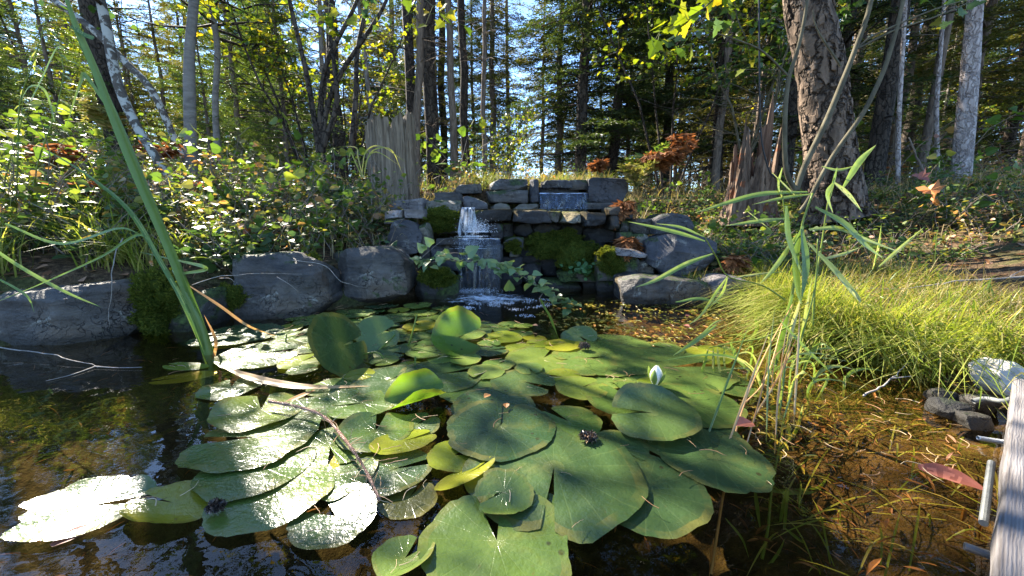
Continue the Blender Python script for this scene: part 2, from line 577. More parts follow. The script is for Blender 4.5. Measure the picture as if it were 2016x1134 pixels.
def mk_water():
    M = NT('pond_water')
    v = M.coord('Object', (1, 1.4, 1))
    h = M.math('ADD', M.noise(v, 5.5, 2, 0.5, 0.6), M.math('MULTIPLY', M.noise(v, 22, 2, 0.5), 0.16))
    # the falls ruffle the far end
    sz = M.n('ShaderNodeSeparateXYZ'); M.l(M.coord('Object'), sz.inputs[0])
    dx = M.math('ADD', sz.outputs[0], 0.1)
    dy = M.math('SUBTRACT', sz.outputs[1], 2.5)
    r = M.math('SQRT', M.math('ADD', M.math('MULTIPLY', dx, dx), M.math('MULTIPLY', dy, dy)))
    near = M.ramp(r, [(0.15, (1, 1, 1)), (0.95, (0, 0, 0))])
    v2 = M.coord('Object', (1, 1.8, 1))
    rough_h = M.math('MULTIPLY', M.math('MULTIPLY', M.noise(v2, 26, 4, 0.6, 0.5), near), 1.5)
    b = M.bump(M.math('ADD', h, rough_h), 0.10, 0.03)
    gl = M.n('ShaderNodeBsdfGlossy'); gl.inputs['Roughness'].default_value = 0.015
    gl.inputs['Color'].default_value = (1, 1, 1, 1)
    M.l(b, gl.inputs['Normal'])
    tr = M.n('ShaderNodeBsdfTransparent'); tr.inputs[0].default_value = (.84, .74, .50, 1)
    # Schlick reflectance, the same from above and from below the surface
    ge = M.n('ShaderNodeNewGeometry'); dp = M.n('ShaderNodeVectorMath', operation='DOT_PRODUCT')
    M.l(ge.outputs['Incoming'], dp.inputs[0]); M.l(b, dp.inputs[1])
    one = M.math('SUBTRACT', 1.0, M.math('MINIMUM', M.math('ABSOLUTE', dp.outputs['Value']), 1.0))
    fr = M.math('ADD', .022, M.math('MULTIPLY', M.math('POWER', one, 5.0), .978))
    mx = M.n('ShaderNodeMixShader')
    M.l(fr, mx.inputs[0]); M.l(tr.outputs[0], mx.inputs[1]); M.l(gl.outputs[0], mx.inputs[2])
    return M.done(mx.outputs[0])


def mk_fall(name, dens=0.55, tint=(.62, .72, .9), sc=(60, 60, 5), lo=.36):
    M = NT(name)
    v = M.coord('Object', sc)
    n = M.noise(v, 1.0, 4, 0.65, 0.3)
    a = M.ramp(n, [(lo, (.04, .04, .04)), (lo + .26, (dens, dens, dens))])
    b = M.bsdf(tint, 0.22, 0.6, M.bump(n, 0.5, 0.01))
    tl = M.n('ShaderNodeBsdfTranslucent'); tl.inputs[0].default_value = (*tint, 1)
    m0 = M.n('ShaderNodeMixShader'); m0.inputs[0].default_value = 0.45
    M.l(b.outputs[0], m0.inputs[1]); M.l(tl.outputs[0], m0.inputs[2])
    gl = M.n('ShaderNodeBsdfGlossy'); gl.inputs['Roughness'].default_value = 0.08
    tr = M.n('ShaderNodeBsdfTransparent'); tr.inputs[0].default_value = (.85, .9, .95, 1)
    lw = M.n('ShaderNodeFresnel'); lw.inputs[0].default_value = 1.33
    m1 = M.n('ShaderNodeMixShader'); M.l(lw.outputs[0], m1.inputs[0]); M.l(tr.outputs[0], m1.inputs[1]); M.l(gl.outputs[0], m1.inputs[2])
    m2 = M.n('ShaderNodeMixShader'); M.l(a, m2.inputs[0]); M.l(m1.outputs[0], m2.inputs[1]); M.l(m0.outputs[0], m2.inputs[2])
    return M.done(m2.outputs[0])


MAT_GROUND = mk_ground()
MAT_WATER = mk_water()
ROCK = m_rock('dark_slate', (.014, .013, .013), (.135, .122, .110), 0.6, 0.3, 0.65)
ROCK_MOSSY = m_rock('mossy_slate', (.022, .022, .024), (.10, .098, .095), 0.4, 0.8, 0.5)
ROCK_BLUE = m_rock('blue_slate', (.022, .022, .027), (.090, .089, .098), 0.42, 0.12, 0.2)
ROCK_PALE = m_rock('pale_stone', (.075, .068, .056), (.21, .195, .165), 0.4, 0.5, 0.4)
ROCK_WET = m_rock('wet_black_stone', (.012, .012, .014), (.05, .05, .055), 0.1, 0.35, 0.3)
ROCK_PINK = m_rock('pink_grey_stone', (.075, .066, .068), (.24, .22, .22), 0.5, 0.0, 0.15)
ROCK_WHITE = m_plain('white_limestone', (.30, .27, .25), (.62, .59, .56), 22, .85, .2, .6)
MOSS = m_leaf('moss', [(0, (.035, .050, .008)), (.5, (.080, .105, .016)), (1, (.17, .18, .03))], 0.4, 0.8, 0.1)

# ------------------------------------------------------------------ ground and water
_xs = np.concatenate([-np.geomspace(110, 6.2, 22), np.linspace(-6, 5.5, 200), np.geomspace(5.7, 110, 22)])
_ys = np.concatenate([-np.geomspace(60, 3.2, 12), np.linspace(-3, 7, 175), np.geomspace(7.2, 130, 26)])
_X, _Y = np.meshgrid(_xs, _ys)
_Z = ground_z(_X, _Y)
_nx, _ny = len(_xs), len(_ys)
_i = (np.arange(_ny - 1)[:, None] * _nx + np.arange(_nx - 1)[None, :]).ravel()
g = MB().add(np.stack([_X, _Y, _Z], -1), np.stack([_i, _i + 1, _i + 1 + _nx, _i + _nx], -1))
tag(link('ground', g.mesh('ground', MAT_GROUND, True)), kind='structure')

_px, _py = np.linspace(-5.6, 1.6, 30), np.linspace(-2.2, 2.95, 24)
_PX, _PY = np.meshgrid(_px, _py)
_i = (np.arange(23)[:, None] * 30 + np.arange(29)[None, :]).ravel()
w = MB().add(np.stack([_PX, _PY, _PX * 0], -1), np.stack([_i, _i + 1, _i + 31, _i + 30], -1))
tag(link('pond_water', w.mesh('pond_water', MAT_WATER, True)), kind='structure')


# ------------------------------------------------------------------ stones
def stone_mesh(poly, Y, depth, n=14, rough=0.012, seed=1, k=7.0, cuts=7, back=0.88, lean=0.0, zdrop=0.0):
    """a rough block: its front outline (photo pixels) stands at distance Y and runs back by depth; lean moves the top back"""
    rs = np.random.RandomState(seed)
    pw = np.array([at_y(x, y, Y) for x, y in poly])
    t = np.linspace(-1, 1, n + 1)
    A, B = np.meshgrid(t, t)
    A, B = A.ravel(), B.ravel()
    O = np.ones_like(A)
    faces = [(A, -O, B), (A, O, B), (-O, A, B), (O, A, B), (A, B, -O), (A, B, O)]
    pts = np.concatenate([np.stack(f, -1) for f in faces])
    idx = (np.arange(n)[:, None] * (n + 1) + np.arange(n)[None, :]).ravel()
    quad = np.stack([idx, idx + 1, idx + n + 2, idx + n + 1], -1)
    flip = [False, True, True, False, True, False]
    Q = np.concatenate([(quad[:, ::-1] if f else quad) + j * (n + 1) ** 2 for j, f in enumerate(flip)])
    key = np.round(pts * 1000).astype(int)
    _, first, inv = np.unique(key, axis=0, return_index=True, return_inverse=True)
    inv = inv.ravel()
    pts = pts[first]
    Q = inv[Q]
    q = pts / ((np.abs(pts) ** k).sum(1, keepdims=True) ** (1 / k))
    q *= 1.0 / np.abs(q).max()
    u, d, v = q[:, 0], q[:, 1], q[:, 2]
    r = np.maximum(np.abs(u), np.abs(v)) + 1e-9
    uu, vv = u / r, v / r
    # walk round the square from the top left corner, clockwise
    s = np.where((vv >= np.abs(uu) - 1e-9), (uu + 1), np.where((uu >= np.abs(vv) - 1e-9), 2 + (1 - vv), np.where(vv <= -np.abs(uu) + 1e-9, 4 + (1 - uu), 6 + (vv + 1)))) / 8.0
    m = len(pw)
    f = (s % 1.0) * m
    i0 = np.floor(f).astype(int) % m
    fr = (f - np.floor(f))[:, None]
    bd = pw[i0] * (1 - fr) + pw[(i0 + 1) % m] * fr
    c = pw.mean(0)
    P = c + (bd - c) * r[:, None] * (1 - (1 - back) * (d[:, None] + 1) / 2)
    P[:, 1] += (d + 1) / 2 * depth
    hz = (P[:, 2] - pw[:, 2].min()) / (np.ptp(pw[:, 2]) + 1e-6)
    P[:, 1] += lean * hz
    P[:, 2] -= zdrop * (d + 1) / 2
    cc = P.mean(0)
    ext = P.max(0) - P.min(0)
    sm = ext.min()
    for _ in range(cuts):
        nn = nrm(rs.normal(size=3) * np.array([1, 1, 0.8]) + np.array([0, -.5, .25]))
        pr = (P - cc) @ nn
        lim = pr.max() * rs.uniform(0.74, 0.97)
        P = P - np.clip(pr - lim, 0, None)[:, None] * nn * 0.9
    o = rs.uniform(0, 50, 3)
    P = P + rough * np.stack([fbm(P + o, 7, seed), fbm(P + o, 7, seed + 5), fbm(P + o, 7, seed + 9)], -1)
    st = (P + o) * np.array([2.2, 2.2, 26])
    P = P + 0.5 * rough * vnoise(st, 1.0, seed)[:, None] * nrm((P - cc) * np.array([1, 1, 0.1]))
    P = P + 0.35 * rough * np.stack([vnoise(P + o, 30, seed), vnoise(P + o, 30, seed + 3), vnoise(P + o, 30, seed + 7)], -1)
    ridge = 1 - np.abs(fbm(P + o, 5.5, seed + 40, 3)) * 2.2
    P = P - 0.9 * rough * np.clip(ridge, 0, 1)[:, None] ** 3 * nrm(P - cc)
    return MB().add(P, Q)


def moss_on(P0, rs, n, blade_len=0.014, lump=None):
    """short moss blades standing on points P0 (n x 3) with normals"""
    pos, nor = P0
    pick = rs.randint(0, len(pos), n)
    p = pos[pick] + rs.normal(size=(n, 3)) * 0.006
    d = nrm(nor[pick] + rs.normal(size=(n, 3)) * 0.6 + np.array([0, 0, .3]))
    mb = MB()
    scatter(mb, DIAM_V, DIAM_T, p, d, rs.normal(size=(n, 3)), rs.uniform(.6, 1.4, n) * blade_len, rs.uniform(0, 1, n), wide=0.7)
    return mb


def cushion(cx, cy, cz, rx, ry, rz, seed, n=None, blade_len=0.013):
    """a moss cushion: a lumpy dome covered with blades"""
    rs = np.random.RandomState(seed)
    n = n or int(26000 * (rx * rz + rx * ry) * 2)
    d = nrm(rs.normal(size=(n, 3)))
    d[:, 1] = -np.abs(d[:, 1]) * 1.0 + 0.25 * np.clip(d[:, 2], 0, 1)
    d = nrm(d)
    lump = 1 + 0.75 * fbm(d + seed, 2.6, seed, 4)
    p = np.array([cx, cy, cz]) + d * np.array([rx, ry, rz]) * lump[:, None]
    dirs = nrm(d + rs.normal(size=(n, 3)) * .55 + np.array([0, 0, .25]))
    mb = MB()
    scatter(mb, DIAM_V, DIAM_T, p, dirs, rs.normal(size=(n, 3)), rs.uniform(.6, 1.5, n) * blade_len, np.clip(rs.normal(.5, .2, n) + 0.2 * (lump - 1), 0, 1), wide=0.65)
    # body under the blades
    th, ph = np.meshgrid(np.linspace(0, 2 * np.pi, 17)[:-1], np.linspace(0, np.pi, 10))
    dd = np.stack([np.cos(th) * np.sin(ph), np.sin(th) * np.sin(ph), np.cos(ph)], -1).reshape(-1, 3)
    lp = 0.96 * (1 + 0.75 * fbm(dd + seed, 2.6, seed, 4))
    i = (np.arange(9)[:, None] * 16 + np.arange(16)[None, :]); j = (np.arange(9)[:, None] * 16 + (np.arange(16)[None, :] + 1) % 16)
    mb.add(np.array([cx, cy, cz]) + dd * np.array([rx, ry, rz]) * lp[:, None], np.stack([i, j, j + 16, i + 16], -1).reshape(-1, 4), 0.15)
    return mb


def boulder(name, poly, Y, depth, mat, label, seed, n=40, **kw):
    kw.setdefault('cuts', 16); kw.setdefault('k', 16.0); kw.setdefault('rough', .009)
    mb = stone_mesh(poly, Y, depth, n=n, seed=seed, **kw)
    return single(name, mb, mat, label, 'boulder' if name == 'boulder' else 'stone', 'stones edging the pond', smooth=True, sharp=18)


B1 = boulder('boulder', [(-130, 585), (60, 572), (190, 556), (222, 600), (220, 690), (200, 715), (-60, 735), (-140, 690)], 1.44, .40, ROCK,
             'big dark grey boulder at the water beside the mossy clump on the left bank', 11, rough=.009)
B1b = boulder('boulder', [(290, 590), (370, 575), (395, 620), (385, 668), (310, 690), (292, 640)], 1.62, .3, ROCK_MOSSY,
              'small low grey stone with moss behind the foot of the green cattail', 12, n=18)
B2 = boulder('boulder', [(362, 540), (440, 505), (560, 500), (590, 520), (628, 600), (620, 640), (430, 672), (385, 660)], 1.80, .42, ROCK,
             'long slanting grey boulder with moss spots behind the cattail', 13, rough=.009, lean=.10)
B3 = boulder('boulder', [(596, 505), (690, 486), (760, 490), (798, 525), (800, 585), (740, 608), (640, 622), (606, 590)], 2.12, .42, ROCK,
             'large smooth dark boulder between the long boulder and the cascade', 14, rough=.009, lean=.06)
B4 = boulder('boulder', [(812, 545), (835, 526), (880, 528), (900, 560), (908, 592), (905, 606), (815, 606), (806, 580)], 2.28, .25, ROCK_MOSSY,
             'rounded dark mossy boulder at the foot of the lower cascade', 15, rough=.009, k=4)
B5 = boulder('boulder', [(748, 480), (765, 437), (790, 432), (820, 440), (828, 470), (818, 500), (780, 512), (752, 506)], 2.52, .30, ROCK_BLUE,
             'angular dark upright boulder left of the cascade under flat stones', 16, rough=.009)
B6 = boulder('boulder', [(1282, 470), (1325, 460), (1436, 462), (1440, 520), (1400, 545), (1310, 548), (1276, 520)], 2.46, .35, ROCK_BLUE,
             'big flat-faced grey boulder with pale broken edge right of the falls', 17, rough=.009)
B7 = boulder('flat_stone', [(1222, 556), (1260, 546), (1400, 556), (1412, 575), (1405, 603), (1320, 606), (1226, 602)], 2.16, .34, ROCK,
             'long low stone slab lying at the water right of the falls', 18, rough=.009, cuts=4)
B8 = boulder('boulder', [(1408, 560), (1440, 548), (1490, 550), (1500, 575), (1490, 605), (1415, 608)], 2.10, .3, ROCK_PINK,
             'pale pinkish stone behind the reeds at the right end of the long slab', 19, n=18)
B9 = boulder('flat_stone', [(1752, 512), (1800, 502), (1990, 510), (2080, 514), (2080, 548), (1980, 545), (1760, 536)], 2.5, .34, ROCK_BLUE,
             'flat dark grey step stone with dry leaves on it beyond the grass', 20, rough=.007, cuts=3)
B10 = boulder('flat_stone', [(1800, 556), (1900, 548), (2090, 552), (2100, 590), (1900, 590), (1805, 580)], 2.1, .3, ROCK_BLUE,
              'lower flat dark step stone half hidden by the sunny grass', 21, rough=.007, cuts=3)
B11 = boulder('boulder', [(1968, 732), (1985, 706), (2030, 700), (2060, 735), (2056, 810), (2030, 832), (1995, 805), (1975, 772)], .95, .10, ROCK_WHITE,
              'bright white stone at the end of the wooden beam', 22, n=22, rough=.009, k=4)

# the mossy clump between the first two boulders and small moss patches, parts of their stones
def moss_part(owner, name, mb):
    o = tag(link(name, mb.mesh(name, MOSS, False, None, tuple(owner.location)), owner), kind='stuff')
    return o


_p = at_y(270, 600, 1.56)
moss_part(B1b, 'moss', cushion(_p[0], _p[1] + .10, _p[2] - .03, .115, .10, .135, 5, 8000, .014))
_p = at_y(445, 590, 1.82)
moss_part(B2, 'moss', cushion(_p[0], _p[1] + .035, _p[2], .085, .035, .06, 6, 2600, .010))
_p = at_y(600, 540, 2.02)
moss_part(B3, 'moss', cushion(_p[0], _p[1] + .08, _p[2] - .02, .05, .06, .12, 7, 3000, .012))
_p = at_y(858, 545, 2.26)
moss_part(B4, 'moss', cushion(_p[0], _p[1] + .05, _p[2] - .01, .10, .06, .05, 8, 3200, .012))

# ------------------------------------------------------------------ the dry-stone waterfall wall, every stone a part
WALL = thing('rock_cascade', 'stacked dark slate wall with two small waterfalls across the pond', 'stone wall', (0.1, 2.9, 0.0))


def R(x0, y0, x1, y1, sk=0):
    return [(x0, y0 + sk), (x1, y0 - sk), (x1, y1), (x0, y1)]


_stones = [
    # outline, distance, depth, material
    (R(893, 362, 948, 381, 1), 3.08, .22, ROCK), (R(853, 377, 914, 396, -1), 3.02, .25, ROCK),
    ([(962, 360), (985, 350), (1041, 351), (1041, 376), (958, 375)], 3.06, .24, ROCK), (R(950, 374, 1041, 400, 2), 3.03, .24, ROCK),
    (R(1043, 350, 1063, 399, 1), 3.03, .2, ROCK_BLUE), (R(1064, 353, 1130, 370), 3.05, .22, ROCK_BLUE), (R(1062, 368, 1142, 380), 3.13, .16, ROCK_BLUE),
    (R(1120, 352, 1160, 374, 1), 3.07, .2, ROCK), ([(1159, 346), (1236, 350), (1242, 396), (1200, 400), (1159, 398)], 3.03, .25, ROCK_BLUE),
    (R(1150, 399, 1246, 414, -1), 2.98, .25, ROCK), ([(964, 404), (985, 398), (1004, 402), (1006, 418), (962, 418)], 3.02, .2, ROCK_PALE),
    ([(1008, 408), (1030, 400), (1064, 402), (1064, 418), (1008, 418)], 3.02, .2, ROCK_PALE), (R(1062, 378, 1160, 418), 3.12, .15, ROCK_WET),
    ([(908, 416), (910, 388), (920, 382), (945, 392), (962, 402), (962, 418)], 2.86, .16, ROCK_BLUE),
    (R(833, 394, 908, 420, 1), 2.86, .24, ROCK_PALE), (R(836, 418, 905, 436), 2.90, .2, ROCK_MOSSY), (R(838, 434, 905, 460), 2.88, .2, ROCK_MOSSY),
    (R(750, 413, 792, 430, 2), 2.62, .3, ROCK_PINK), (R(786, 412, 834, 430), 2.66, .3, ROCK_PINK), (R(746, 428, 800, 442), 2.64, .25, ROCK),
    ([(822, 440), (838, 434), (846, 470), (848, 530), (822, 520)], 2.62, .2, ROCK_PALE), (R(768, 392, 836, 414, 4), 2.9, .3, ROCK_PINK),
    # the long ledge
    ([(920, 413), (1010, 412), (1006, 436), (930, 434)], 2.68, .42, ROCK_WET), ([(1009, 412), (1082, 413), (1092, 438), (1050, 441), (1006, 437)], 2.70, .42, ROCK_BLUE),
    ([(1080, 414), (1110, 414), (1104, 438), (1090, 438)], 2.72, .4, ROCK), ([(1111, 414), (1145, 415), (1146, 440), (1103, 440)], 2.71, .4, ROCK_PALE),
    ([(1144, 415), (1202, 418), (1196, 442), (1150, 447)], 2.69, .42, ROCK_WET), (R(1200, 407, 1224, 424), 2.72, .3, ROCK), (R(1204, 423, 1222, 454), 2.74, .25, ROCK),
    (R(1222, 410, 1250, 432), 2.78, .3, ROCK_BLUE), (R(1222, 430, 1252, 458), 2.80, .25, ROCK_MOSSY),
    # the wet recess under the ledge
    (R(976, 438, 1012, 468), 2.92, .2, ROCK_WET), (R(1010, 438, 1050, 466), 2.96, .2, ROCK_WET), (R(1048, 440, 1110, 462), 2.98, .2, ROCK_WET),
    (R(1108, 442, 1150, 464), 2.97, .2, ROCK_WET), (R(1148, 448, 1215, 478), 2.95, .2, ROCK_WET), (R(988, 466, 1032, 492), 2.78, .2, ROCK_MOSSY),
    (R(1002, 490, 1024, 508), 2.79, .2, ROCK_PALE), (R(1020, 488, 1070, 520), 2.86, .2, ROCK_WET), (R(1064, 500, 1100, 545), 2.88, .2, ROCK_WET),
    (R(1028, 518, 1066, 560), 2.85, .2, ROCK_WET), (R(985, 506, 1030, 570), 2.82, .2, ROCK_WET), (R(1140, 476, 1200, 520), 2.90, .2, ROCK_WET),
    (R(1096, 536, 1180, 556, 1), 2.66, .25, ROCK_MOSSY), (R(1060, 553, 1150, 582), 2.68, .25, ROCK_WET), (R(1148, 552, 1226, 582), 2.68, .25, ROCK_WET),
    # right of the recess
    ([(1176, 510), (1190, 496), (1240, 498), (1262, 512), (1264, 552), (1176, 556)], 2.52, .28, ROCK_MOSSY),
    ([(1198, 494), (1210, 489), (1250, 491), (1284, 502), (1278, 509), (1215, 504)], 2.44, .28, ROCK_PINK), (R(1256, 512, 1296, 540), 2.52, .25, ROCK),
    (R(1222, 456, 1250, 497), 2.66, .2, ROCK_MOSSY), (R(1248, 460, 1284, 500), 2.64, .22, ROCK_PALE), ([(1292, 425), (1320, 418), (1372, 422), (1376, 462), (1290, 464)], 2.66, .3, ROCK_BLUE),
    (R(1244, 430, 1294, 462), 2.74, .25, ROCK), (R(1176, 548, 1290, 584), 2.56, .22, ROCK_WET),
    # basin of the middle pool and the face of the lower fall
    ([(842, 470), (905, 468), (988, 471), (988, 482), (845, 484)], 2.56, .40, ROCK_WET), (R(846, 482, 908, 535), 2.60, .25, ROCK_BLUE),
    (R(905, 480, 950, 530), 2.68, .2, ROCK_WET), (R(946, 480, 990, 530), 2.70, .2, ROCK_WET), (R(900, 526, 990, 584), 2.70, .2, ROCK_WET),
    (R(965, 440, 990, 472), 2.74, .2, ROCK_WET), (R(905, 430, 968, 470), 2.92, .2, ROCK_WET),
]
WSTONES = []
for j, (pl, Y, dp, mt) in enumerate(_stones):
    small = abs(pl[2][0] - pl[0][0]) < 45
    _mid = at_y(sum(p[0] for p in pl) / len(pl), sum(p[1] for p in pl) / len(pl), Y + dp * .4)
    mb = stone_mesh(pl, Y, dp, n=8 if small else 12, rough=.0065, seed=100 + j, k=14, cuts=9)
    WSTONES.append((_mid, part('stone', mb, mt, WALL, smooth=True, sharp=30)))
for k, (px, py, Y, a, b, c_) in enumerate([(1060, 478, 2.84, .10, .08, .055), (1110, 470, 2.86, .12, .08, .06), (1085, 492, 2.78, .13, .08, .055), (1150, 492, 2.80, .10, .08, .05),
                                          (1135, 515, 2.70, .13, .10, .11), (1165, 535, 2.68, .06, .05, .05), (868, 428, 2.80, .12, .05, .06), (866, 448, 2.78, .10, .06, .025),
                                          (1195, 500, 2.46, .055, .05, .04), (1205, 525, 2.50, .07, .04, .06), (1012, 485, 2.78, .05, .04, .05)]):
    q = at_y(px, py, Y)
    host = min(WSTONES, key=lambda s: np.sum((s[0] - (q + [0, b * .6, 0])) ** 2))[1]       # moss grows on the nearest stone
    mm = cushion(q[0], q[1] + b * .6, q[2], a, b, c_, 40 + k, int(5200 * (a + c_) / .2), .011)
    tag(link('moss', mm.mesh('moss', MOSS, False, None, tuple(WALL.location)), host), kind='stuff')


# ------------------------------------------------------------------ falling water
def sheet(x0, x1, ytop, ybot, Y, bulge=.04, nx=24, ny=12, seed=0, back=.10, flare=0.0):
    """a falling sheet with a lip that runs back over the stone"""
    rs = np.random.RandomState(seed)
    mb = MB()
    a, b = at_y(x0, ytop, Y), at_y(x1, ytop, Y)
    zb = at_y(x0, ybot, Y)[2]
    us = np.linspace(0, 1, nx + 1)
    rows = []
    for k in range(3):
        f = 1 - k / 3
        rows.append((back * f, a[2] + .004))
    for k in range(ny + 1):
        f = k / ny
        rows.append((-bulge * math.sqrt(f + .02), a[2] + (zb - a[2]) * f))
    V = []
    for r_, (dy, z) in enumerate(rows):
        f = max(0, (r_ - 3) / ny)
        for u in us:
            x = a[0] + (b[0] - a[0]) * (0.5 + (u - .5) * (1 + flare * f))
            zz = z + (.012 * math.sin(u * 23 + seed) + .010 * math.sin(u * 57)) * f * (r_ > 3)
            V.append((x, Y + dy + .010 * math.sin(u * 40 + seed) * f + .006 * math.sin(u * 17 + 2 * seed + f * 4) + rs.normal() * .0015, zz))
    m = len(rows)
    i = (np.arange(m - 1)[:, None] * (nx + 1) + np.arange(nx)[None, :]).ravel()
    mb.add(V, np.stack([i, i + 1, i + nx + 2, i + nx + 1], -1))
    return mb


FALL = mk_fall('falling_water', 0.42, (.36, .50, .80), (80, 80, 2.2), .47)  # blue tint paints the sky's reflection into the water colour
FALL2 = mk_fall('broken_water', 0.7, (.85, .88, .95), (70, 70, 7))
FALL3 = mk_fall('thin_broken_water', 0.36, (.62, .70, .86), (95, 95, 3.5), .53)  # paler blue, again reflected sky put into the colour
FOAM = m_plain('foam', (.75, .78, .85), (.9, .9, .92), 60, 0.35, 0.5)
single('waterfall', sheet(1062, 1156, 380, 416, 3.0, .035, seed=1), FALL, 'thin bluish sheet of water falling from the wide slot in the wall', 'waterfall', 'waterfalls of the slate wall', smooth=True)
single('waterfall', sheet(909, 934, 409, 460, 2.66, .03, nx=12, seed=2, flare=.7), FALL2, 'narrow white cascade splashing off the ledge into the middle basin', 'waterfall', 'waterfalls of the slate wall', smooth=True)
single('waterfall', sheet(902, 985, 470, 580, 2.55, .05, nx=26, seed=3), FALL3, 'lower cascade pouring from the middle basin into the pond', 'waterfall', 'waterfalls of the slate wall', smooth=True)
# still water on the ledge and in the basin
def pool(px0, px1, py, Y0, Y1, nm):
    z = at_y((px0 + px1) / 2, py, Y0)[2]
    x0, x1 = at_y(px0, py, Y0)[0], at_y(px1, py, Y0)[0]
    xs, ys = np.linspace(x0, x1, 12), np.linspace(Y0, Y1, 6)
    X, Y_ = np.meshgrid(xs, ys)
    i = (np.arange(5)[:, None] * 12 + np.arange(11)[None, :]).ravel()
    tag(link(nm, MB().add(np.stack([X, Y_, X * 0 + z], -1), np.stack([i, i + 1, i + 13, i + 12], -1)).mesh(nm, MAT_WATER, True)), kind='structure')


pool(846, 988, 469, 2.57, 2.96, 'basin_water')
pool(918, 1202, 411.5, 2.70, 3.1, 'ledge_water')
# white water: drops where the cascades break, bubbles drifting on the pond
_rs = np.random.RandomState(77)
ICO_V = nrm(np.array([[0, 0, 1], [.9, 0, .3], [.28, .85, .3], [-.73, .53, .3], [-.73, -.53, .3], [.28, -.85, .3], [0, 0, -.6]]))
ICO_T = np.array([[0, 1, 2], [0, 2, 3], [0, 3, 4], [0, 4, 5], [0, 5, 1], [6, 2, 1], [6, 3, 2], [6, 4, 3], [6, 5, 4], [6, 1, 5]])
mb = MB()
def drops(cx, cy, cz, sx, sy, sz, n, s):
    p = np.array([cx, cy, cz]) + _rs.normal(size=(n, 3)) * np.array([sx, sy, sz])
    p[:, 2] = np.maximum(p[:, 2], cz - .5 * sz)
    scatter(mb, ICO_V, ICO_T, p, nrm(_rs.normal(size=(n, 3))), _rs.normal(size=(n, 3)), _rs.uniform(.3, 1.2, n) * s, 0.5)
q = at_y(940, 452, 2.62); drops(q[0], q[1], q[2], .05, .04, .030, 1500, .0022)
q = at_y(925, 466, 2.57); drops(q[0] + .02, q[1] + .03, q[2], .045, .04, .004, 600, .0020)
q = at_y(935, 485, 2.53); drops(q[0] - .02, q[1], q[2], .06, .010, .03, 700, .0016)
q = on_z(930, 573); drops(q[0], q[1], .003, .08, .04, .006, 900, .0020)
tag(link('splash', mb.mesh('splash', FOAM, True)), 'white splashing drops where the cascades break', 'splash', kind='stuff')
mb = MB()
for c in range(26):
    px, py = _rs.normal(985, 60), 585 + abs(_rs.normal(0, 18))
    if px > 1130 or px < 905: continue
    q = on_z(px, py)
    n = _rs.randint(10, 60)
    p = q + np.stack([_rs.normal(0, .022, n), _rs.normal(0, .018, n), np.full(n, .001)], -1)
    scatter(mb, ICO_V, ICO_T, p, nrm(_rs.normal(size=(n, 3)) * (1, 1, .1)), np.array([0, 0, 1.]), _rs.uniform(.0015, .0042, n), 0.5)
BUB = NT('bubble_skin')
_b = BUB.bsdf((.8, .82, .88), 0.06, 0.9); _tr = BUB.n('ShaderNodeBsdfTransparent'); _mx = BUB.n('ShaderNodeMixShader'); _mx.inputs[0].default_value = .45
BUB.l(_tr.outputs[0], _mx.inputs[1]); BUB.l(_b.outputs[0], _mx.inputs[2])
tag(link('foam_bubbles', mb.mesh('foam_bubbles', BUB.done(_mx.outputs[0]), True)), 'small bubbles drifting below the lower cascade', 'foam', kind='stuff')
FS = NT('foam_sheet')
_v = FS.coord('Object', (1, 1.5, 1))
_sx = FS.n('ShaderNodeSeparateXYZ'); FS.l(FS.coord('Object'), _sx.inputs[0])
_r = FS.math('SQRT', FS.math('ADD', FS.math('POWER', FS.math('DIVIDE', _sx.outputs[0], .34), 2.0), FS.math('POWER', FS.math('DIVIDE', _sx.outputs[1], .20), 2.0)))
_a = FS.math('SUBTRACT', FS.math('ADD', FS.noise(_v, 16, 6, .68, 1.2), FS.math('MULTIPLY', FS.math('SUBTRACT', 1.0, _r), .30)), .12)
_al = FS.ramp(_a, [(.50, (0, 0, 0)), (.66, (.85, .85, .85))])
_b = FS.bsdf((.80, .83, .88), .5, .4, FS.bump(FS.noise(_v, 90, 3), .5, .004)); _tr = FS.n('ShaderNodeBsdfTransparent'); _mx = FS.n('ShaderNodeMixShader')
FS.l(_al, _mx.inputs[0]); FS.l(_tr.outputs[0], _mx.inputs[1]); FS.l(_b.outputs[0], _mx.inputs[2])
_q = on_z(958, 588)
_gx, _gy = np.meshgrid(np.linspace(-.33, .40, 40), np.linspace(-.20, .20, 24))
_gz = .004 + .003 * vnoise(np.stack([_gx.ravel(), _gy.ravel(), _gx.ravel() * 0], -1), 30, 4)
_i = (np.arange(23)[:, None] * 40 + np.arange(39)[None, :]).ravel()
_m = MB().add(np.stack([_gx.ravel(), _gy.ravel(), _gz], -1), np.stack([_i, _i + 1, _i + 41, _i + 40], -1))
tag(link('foam', _m.mesh('foam', FS.done(_mx.outputs[0]), True), None, (_q[0], _q[1], 0)), 'broken white foam on the water below the lower cascade', 'foam', kind='stuff')

